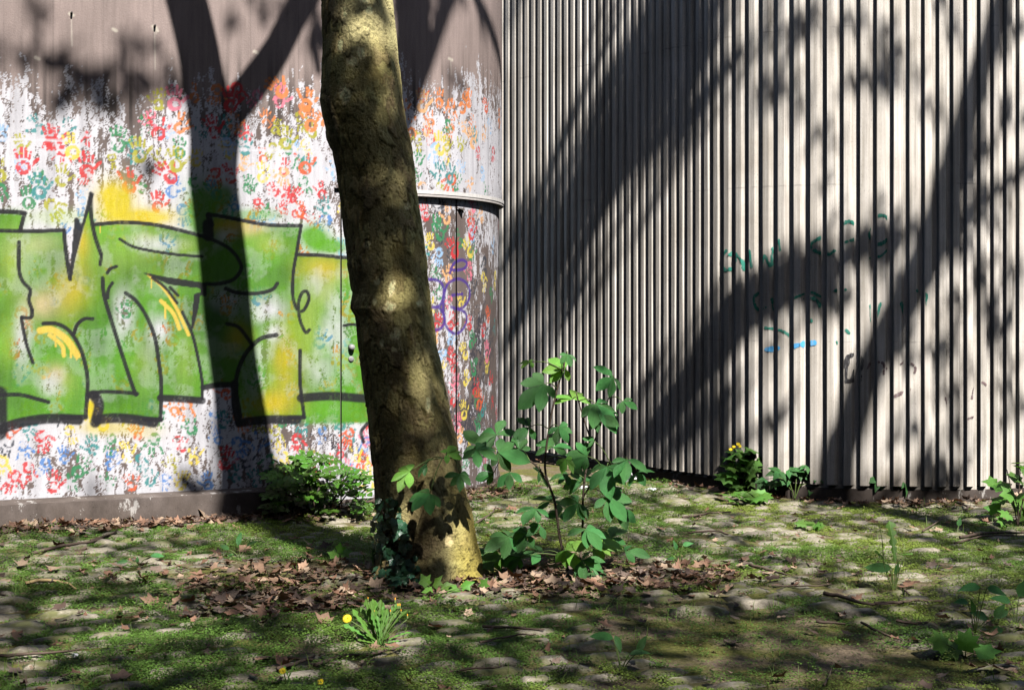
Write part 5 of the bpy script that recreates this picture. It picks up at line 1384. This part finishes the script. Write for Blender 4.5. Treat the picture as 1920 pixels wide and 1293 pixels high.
seedling('small pale seedling with rounded leaf standing in the ground cover', 1272, 1060, [(1268, 1030, 20, 100), (1280, 1022, 22, 20), (1265, 1046, 18, 180)], meshes=BROAD)
seedling('bright leafy seedling behind the left side of the trunk', 636, 1050, [(630, 1040, 18, 160), (644, 1038, 18, 20), (638, 1032, 16, 90)], meshes=MAPLE)
# drooping weeds in the shaded foreground
seedling('drooping two-leaved weed on the bare mossy patch', 1165, 1250, [(1150, 1196, 46, 165), (1180, 1226, 40, 20), (1196, 1222, 36, 70), (1152, 1190, 36, -60)], 'weed', meshes=DROOP)
seedling('weed with wide drooping leaves beside a fallen leaf', 1828, 1190, [(1838, 1100, 44, 180), (1850, 1102, 40, -10), (1815, 1128, 30, 170), (1826, 1148, 26, 100), (1852, 1160, 40, 150), (1866, 1158, 34, 60), (1880, 1178, 34, 190)], 'weed', meshes=BROAD)
seedling('dark leafy weed clump over the mossy cobbles', 1905, 1175, [(1895, 1128, 40, 160), (1910, 1118, 44, 60), (1890, 1145, 36, 200), (1920, 1150, 40, 20), (1900, 1190, 36, 200)], 'weed', meshes=BROAD)
seedling('flat weed with lobed dark leaves hugging the stones', 1810, 1232, [(1790, 1215, 36, 190), (1770, 1205, 34, 160), (1812, 1210, 34, 80), (1840, 1225, 36, 10), (1860, 1236, 36, -10), (1820, 1245, 34, -80), (1785, 1238, 30, 230)], 'weed', meshes=LOBED)
seedling('two dark oval leaves sprouting among the stones by the plinth', 255, 1068, [(240, 1052, 22, 175), (282, 1042, 26, 10), (258, 1056, 14, 90)], 'weed', meshes=DROOP)
seedling('leaning narrow-leaved weed in the lit ground cover', 450, 1045, [(430, 1030, 22, 150), (446, 1022, 26, 80), (462, 1024, 24, 40), (440, 1038, 18, 190)], 'weed', meshes=DROOP)
seedling('single upright heart-shaped leaf in the sunny ground cover', 1795, 1000, [(1797, 986, 18, 75)], 'weed', meshes=BROAD)

# --- sow-thistle standing alone in the sun
tb = gnd(1677, 1112)
th_ = thing('sow_thistle', 'upright pale sow-thistle with one tall toothed leaf standing in the sun', 'weed', tuple(tb))
DANDL = [leaf_me('leaf', 1.0, 0.15, dand, M_BRIGHT, .3, d_, 22, .03, k) for k, d_ in enumerate((.1, .3, .6))]
DIPL = leaf_me('leaf', 1.0, 0.36, ovat, M_SHRUB, .25, .15, 7, .02)
for (lx, ly, L, ang, me) in ((1679, 1056, 82, 97, DANDL[0]), (1672, 1064, 52, 178, DIPL), (1678, 1078, 26, 75, DIPL), (1686, 1040, 30, 8, DANDL[2]), (1690, 1052, 14, 60, DANDL[1]), (1668, 1060, 40, 130, DANDL[1])):
    c = at(lx, ly, tb[1]); pet = stalk('stalk', tb, c, 0.0035, tb, th_, M_STEM)
    a = math.radians(ang)
    m = frame(tuple(c - tb), Vector((math.cos(a), -0.05, math.sin(a))), Vector((0.25, -0.9, 0.3)))
    s = L / F * tb[1]; obj('leaf', me, pet, mat4=m @ Matrix.Diagonal((s, s * (2.1 if me is DANDL[0] else 1), s, 1)))
stemline([tb, at(1658, 1060, tb[1]), at(1655, 1020, tb[1]), at(1649, 983, tb[1])], 0.003, 0.0018, th_, tb, M_STEM, 'flower_stalk')

# --- dandelions
def flower_me(mat, open_=True):
    mb = MB()
    for ring, (n, r, h) in enumerate(((22, 1.0, 0.05), (16, 0.75, 0.16), (10, 0.45, 0.24))):
        for k in range(n):
            a = 6.283 * k / n + ring; d = np.array([math.cos(a), math.sin(a), 0]); sd_ = np.array([-math.sin(a), math.cos(a), 0]) * 0.09
            mb.add([d * 0.1 + [0, 0, h * .6], d * r * .6 + sd_ + [0, 0, h], d * r + [0, 0, h * 1.05], d * r * .6 - sd_ + [0, 0, h]], q=[(0, 1, 2, 3)])
    return mb.mesh('flower', mat)
FLW = flower_me(M_YELLOW)
def bud_me(mat):
    mb = MB(); tube(mb, [(0, 0, 0), (0, 0, .5), (0, 0, 1.0), (0, 0, 1.5), (0, 0, 1.9)], [.35, .55, .45, .4, .3], 8); return mb.mesh('bud', mat)
BUDG = bud_me(M_STEM); BUDO = bud_me(M_ORANGE)
def dandelion(label, px, py, leaves, flowers, buds, group='dandelions in the paving'):
    b = gnd(px, py); b[2] = float(hz(b[0], b[1]))
    t = thing('dandelion', label, 'dandelion', tuple(b), group)
    for (L, ang, lean) in leaves:
        a = math.radians(ang)
        d = Vector((math.cos(a), lean, abs(math.sin(a))))
        s = L / F * b[1]
        obj('leaf', random.choice(DANDL), t, mat4=frame((random.gauss(0, .012), random.gauss(0, .012), 0.01), d, Vector((-math.cos(a) * .6, -0.7, 0.6)) + rnd3(.2)) @ Matrix.Diagonal((s, s, s, 1)))
    for (fx, fy, r) in flowers:
        c = at(fx, fy, b[1] - 0.03); stalk('flower_stalk', b, c, 0.003, b, t, M_STEM, 0.015)
        s = r / F * b[1]; obj('flower', FLW, t, mat4=frame(tuple(c - b), Vector((1, 0, 0.1)), Vector((-.1, -0.75, 0.6))) @ Matrix.Diagonal((s, s, s, 1)))
    for (fx, fy, r) in buds:
        c = at(fx, fy, b[1]); stalk('bud_stalk', b, c, 0.0025, b, t, M_STEM, 0.01); s = r / F * b[1]
        bd = obj('bud', BUDG, t, mat4=Matrix.Translation(tuple(c - b)) @ Matrix.Diagonal((s, s, s, 1)))
        obj('petal_tuft', BUDO, t, mat4=Matrix.Translation(tuple(c - b + [0, 0, s * 1.5])) @ Matrix.Diagonal((s * .6, s * .6, s * .7, 1)))
    return t
dandelion('bushy dandelion with one open yellow flower and several closed buds', 712, 1212, [(random.uniform(55, 90), random.gauss(90, 26), random.uniform(-.3, .3)) for _ in range(24)] + [(40, 20, -.3), (46, 160, -.3), (36, 40, -.5), (40, 140, -.4)],
          [(651, 1159, 9.5)], [(690, 1127, 3), (702, 1152, 3), (741, 1131, 4), (746, 1142, 4), (750, 1142, 4), (732, 1152, 3.5), (764, 1160, 3.5), (752, 1150, 3)])
dandelion('small dandelion with a yellow flower and dark drooping leaves', 537, 1288, [(34, 150, -.2), (36, 70, .1), (30, 20, -.2), (34, 110, .0), (30, 190, -.2)], [(530, 1257, 7.5)], [])
dandelion('small dandelion with a yellow flower lying low beside a dark twig', 606, 1292, [(30, 20, -.2), (34, 160, -.2), (26, 80, .1)], [(601, 1277, 7)], [])

# --- glossy bush by the graffiti wall
def pinnate_me(seed, mat):
    r = random.Random(seed); mb = MB()
    tube(mb, [(0, 0, 0), (.5, 0, .03), (1, 0, -.08)], [.008, .006, .004], 4)
    def lf(x, y, a, L):
        pts = []
        for t, w in ((0, .02), (.25, .30), (.55, .34), (.8, .2), (1, .01)):
            for sgn in (-1, 0, 1):
                u, v_ = t * L, sgn * w * L
                pts.append((x + u * math.cos(a) - v_ * math.sin(a), y + u * math.sin(a) + v_ * math.cos(a), (0.10 * abs(sgn) * L * (1 if t > 0 else 0) - 0.12 * t * t * L + .02 + r.uniform(-.01, .01))))
        q = [(i * 3 + k, (i + 1) * 3 + k, (i + 1) * 3 + k + 1, i * 3 + k + 1) for i in range(4) for k in (0, 1)]
        mb.add(pts, q)
    for k in range(3):
        x = .3 + .25 * k
        for s in (-1, 1): lf(x, 0, s * r.uniform(.9, 1.3), r.uniform(.34, .46))
    lf(1, 0, r.uniform(-.2, .2), .42)
    return mb.mesh('leaf', mat)
PIN = [pinnate_me(k, M_MAHONIA) for k in range(5)]
bb = np.array(wall_hit('g', np.array([612.]), np.array([900.]))[0]); bb[1] -= 0.35; bb[2] = 0
bush = thing('glossy_bush', 'low glossy evergreen bush against the graffiti wall beside the plinth end', 'bush', tuple(bb))
BS = [stemline([bb + [dx * .2, 0, 0], bb + [dx * .6, dy, .16], bb + [dx, dy * 1.5, .34]], .007, .004, bush, bb) for dx, dy in ((-.22, -.05), (-.08, -.08), (.06, .02), (.2, -.04), (.32, 0))]
for k in range(115):
    u = random.uniform(-0.38, 0.40); zt_ = random.uniform(0.02, 0.40 - 0.28 * abs(u)) ; w = random.uniform(-0.20, 0.16)
    p = bb + [u * 0.85, w, zt_ + 0.03]
    s0 = nearest(BS, p)
    d = Vector(p - s0); d.z = d.z * .3 + random.uniform(-.05, .05); d += Vector((random.gauss(0, .08), -0.08, 0))
    s = random.uniform(0.11, 0.17)
    obj('leaf', random.choice(PIN), bush, mat4=frame(tuple(p - bb - np.array(d.normalized()) * s * .4), d, Vector((0.1, -0.4, 0.8)) + rnd3(.25)) @ Matrix.Diagonal((s, s, s, 1)))

# --- plants along the ribbed wall
def wall_plant(name, label, cat, px, py, clusters, meshes, nl, off=0.28, flowers=(), mat=M_STEM, lobed=False, k=1.5):
    b = gnd(px, py); b[2] = float(hz(b[0], b[1]))
    t = thing(name, label, cat, tuple(b))
    top = min(c[1] for c in clusters); Y = b[1]
    stm = [stemline([b, at(px + dx * .5, (py + top) / 2, Y + random.uniform(-.05, .05)), at(px + dx, top + 12, Y + random.uniform(-.05, .05))], .005, .003, t, b, mat) for dx in (-20, 5, 25)]
    for (cx2, cy2, s) in clusters:
        Yc = Y + random.uniform(-.12, .1); c = at(cx2, cy2, Yc)
        if c[2] < 0.03: c[2] = 0.03
        if lobed:
            s0 = nearest(stm, c); pet = stalk('leaf_stalk', s0, c, .0025, b, t, mat)
            d = Vector(c - s0); d.z *= .3; d += Vector((random.gauss(0, .05), -.03, 0))
            sz = k * s / F * Yc
            obj('leaf', random.choice(meshes), pet, mat4=frame(tuple(c - b), d, Vector((.1, -.6, .7)) + rnd3(.25)) @ Matrix.Diagonal((sz, sz, sz, 1)))
        else:
            palmate(t, b, stm, c, 1.35 * s / F * Yc, meshes, nl, petr=.0025, mat=mat)
    for (fx, fy, r) in flowers:
        c = at(fx, fy, Y); s = r / F * Y
        fs = stalk('flower_stalk', nearest(stm, c), c, .002, b, t, mat)
        obj('flower', FLW, fs, mat4=frame(tuple(c - b), Vector((1, 0, .1)), Vector((.1, -.6, .7))) @ Matrix.Diagonal((s, s, s, 1)))
    return t
rc = lambda n, x0, x1, y0, y1, s0, s1: [(random.uniform(x0, x1), random.uniform(y0, y1), random.uniform(s0, s1)) for _ in range(n)]
wall_plant('celandine', 'celandine with lobed leaves and small yellow flowers against the ribbed wall', 'weed', 1392, 925, rc(30, 1362, 1420, 842, 900, 13, 20) + rc(8, 1380, 1410, 888, 915, 12, 17), LOBED, 0, flowers=((1370, 842, 4), (1376, 837, 4), (1384, 832, 4.5), (1387, 836, 4)), lobed=True)
wall_plant('broadleaf_plant', 'broad-leaved plant with drooping compound leaves at the ribbed wall foot', 'plant', 1490, 932, [(1462, 884, 26), (1480, 880, 26), (1500, 882, 26), (1518, 884, 28), (1530, 892, 24), (1508, 905, 24), (1492, 908, 20), (1455, 906, 20), (1440, 908, 18), (1470, 912, 18), (1524, 912, 22), (1480, 896, 24), (1512, 874, 16), (1430, 900, 16)], [leaf_me('leaflet', 1.0, .6, poin, M_SHRUB, .2, .4, 6, .02, k) for k in range(2)], 5)
wall_plant('pointed_leaf_plant', 'dark plant with pointed leaves at the ribbed wall foot over brown litter', 'plant', 1684, 936, [(1650, 898, 24), (1668, 892, 26), (1684, 888, 26), (1702, 894, 26), (1718, 898, 26), (1676, 906, 20), (1696, 904, 20), (1668, 925, 18)], [leaf_me('leaflet', 1.0, .5, poin, M_SHRUB, .2, .5, 6, .02, k) for k in range(2)], 5)
wall_plant('maple_sapling', 'bright lobed-leaf sapling over litter near the ribbed wall, stem reddish', 'sapling', 1908, 985, [(1864, 902, 20), (1885, 912, 30), (1900, 896, 26), (1912, 875, 22), (1918, 905, 26), (1896, 926, 26), (1880, 938, 24), (1912, 930, 28), (1906, 950, 24), (1870, 952, 22), (1916, 968, 26), (1890, 964, 22), (1905, 868, 20), (1920, 885, 22), (1858, 965, 18), (1925, 950, 30), (1880, 975, 18)], LOBEB + MAPLE, 0, lobed=True, mat=M_STEMB, k=1.05)
b = gnd(1390, 942)
ros = thing('leaf_rosette', 'flat pale-green lobed leaf rosette in sun below the celandine', 'weed', tuple(b))
for k in range(18):
    a = random.random() * 6.28; s = random.uniform(.07, .11); rr_ = random.uniform(.02, .16)
    obj('leaf', random.choice(LOBEB), ros, mat4=frame((rr_ * math.cos(a) * 1.3, rr_ * math.sin(a) * .6, .03 + random.random() * .04), Vector((math.cos(a), math.sin(a), .1)), Vector((0, -.4, .8)) + rnd3(.2)) @ Matrix.Diagonal((s, s, s, 1)))
b = gnd(1440, 1010)
ros = thing('leaf_rosette', 'small bright rosette in the sunlit cover between wall and thistle', 'weed', tuple(gnd(1520, 996)))
for k in range(10):
    a = random.random() * 6.28; s = random.uniform(.05, .07)
    obj('leaf', random.choice(LOBEB), ros, mat4=frame((.05 * math.cos(a), .05 * math.sin(a), .03 + random.random() * .02), Vector((math.cos(a), math.sin(a), .2)), Vector((0, -.4, .8)) + rnd3(.2)) @ Matrix.Diagonal((s, s, s, 1)))

# --- ivy on the trunk foot
ivy = thing('ivy', 'dark ivy climbing the left side of the trunk foot', 'ivy', tuple(TB + [-0.2, -0.25, 0]))
IB = np.array(ivy.location)
IVY = [lobed_me('leaf', 1.0, 5, M_IVY, 0.30, k, .15) for k in range(4)]
def on_trunk(px, py, off):
    z = CAMH + (HY - py) / F * (TY - 0.22); c, r = trunk_c(z); x = (px - CX) / F * (TY - 0.22)
    k = max(-0.98, min(0.98, (x - c) / r)); a = -math.acos(k)
    n = np.array([math.cos(a), math.sin(a), 0.0])
    return np.array([c, TY, z]) + n * np.array([1, .96, 1]) * (r + off), n
for k in range(3):
    pts = []
    for j in range(7):
        p, n = on_trunk(722 + k * 18 + random.uniform(-8, 8) - (7 - j) * 0.5, 1088 - j * (22 if k == 0 else 16), 0.008); pts.append(p)
    stemline(pts, .006, .003, ivy, IB, M_STEMB, 'vine')
for k in range(175):
    t = random.random() ** 1.25
    py = 1090 - t * 155; half = 46 * (1 - t) ** 0.6 + 8
    cxp = 742 - 10 * t
    if t < 0.25: cxp += 4
    p, n = on_trunk(cxp + random.uniform(-half, half), py, 0.012 + random.random() * 0.035)
    d = Vector((random.gauss(0, .5), random.gauss(0, .2), -0.8))
    s = random.uniform(.024, .042)
    obj('leaf', random.choice(IVY), ivy, mat4=frame(tuple(p - IB), d, Vector(n) + Vector((0, 0, .45)) + rnd3(.28)) @ Matrix.Diagonal((s, s, s, 1)))
for k in range(26):
    q = gnd(random.uniform(712, 800), random.uniform(1086, 1108)); s = random.uniform(.025, .04)
    obj('leaf', random.choice(IVY), ivy, mat4=frame((q[0] - IB[0], q[1] - IB[1], random.uniform(.03, .07)), Vector((random.gauss(0, 1), random.gauss(0, 1), -.1)), Vector((0, -.4, 1)) + rnd3(.3)) @ Matrix.Diagonal((s, s, s, 1)))

# --- rubbish by the ribbed wall
def crumple(label, name, px, py, size, mat, seed, flat=0.5, cat='litter'):
    r = np.random.default_rng(seed); nu, nv = 10, 6; v = []
    for j in range(nv):
        ph = math.pi * j / (nv - 1)
        for i in range(nu):
            a = 2 * math.pi * i / nu; R = 1 + r.normal(0, .22)
            v.append((R * math.sin(ph) * math.cos(a), R * math.sin(ph) * math.sin(a) * .6, R * math.cos(ph) * flat + flat))
    q = [(j * nu + i, j * nu + (i + 1) % nu, (j + 1) * nu + (i + 1) % nu, (j + 1) * nu + i) for j in range(nv - 1) for i in range(nu)]
    p = gnd(px, py); s = size / F * p[1] / 2
    o = obj(name, mesh_np(name, np.array(v) * s, q, mat=mat, smooth=False), loc=(p[0], p[1], float(hz(p[0], p[1])) + .005))
    return tag(o, label, cat)
M_BAG = mat_plain('dark_plastic', (0.05, 0.05, 0.055), 0.35, .5, 30, .5)
M_FOIL = mat_plain('grey_card', (0.5, 0.5, 0.5), 0.5, .4, 40)
M_PAPER = mat_plain('white_paper', (0.72, 0.72, 0.74), 0.8, .2, 40)
crumple('crumpled dark plastic packaging at the ribbed wall foot behind the shrub', 'crumpled_packaging', 1180, 906, 46, M_BAG, 3, .32)
crumple('torn pale grey carton on the dark packaging by the ribbed wall', 'torn_carton', 1178, 899, 20, M_FOIL, 4, 0.9)
crumple('small scrap of white paper on the ground by the ribbed wall', 'paper_scrap', 1222, 922, 22, M_PAPER, 5, .25)
crumple('scrap of white paper on a sunlit cobble in the weeds', 'paper_scrap', 142, 1240, 16, M_PAPER, 6, .5)
crumple('tiny white scrap among dead leaves below the ivy', 'paper_scrap', 734, 1112, 9, M_PAPER, 7, .4)
crumple('pale scrap lying in sun beneath the shrub leaves', 'paper_scrap', 1095, 920, 14, M_PAPER, 8, .5)
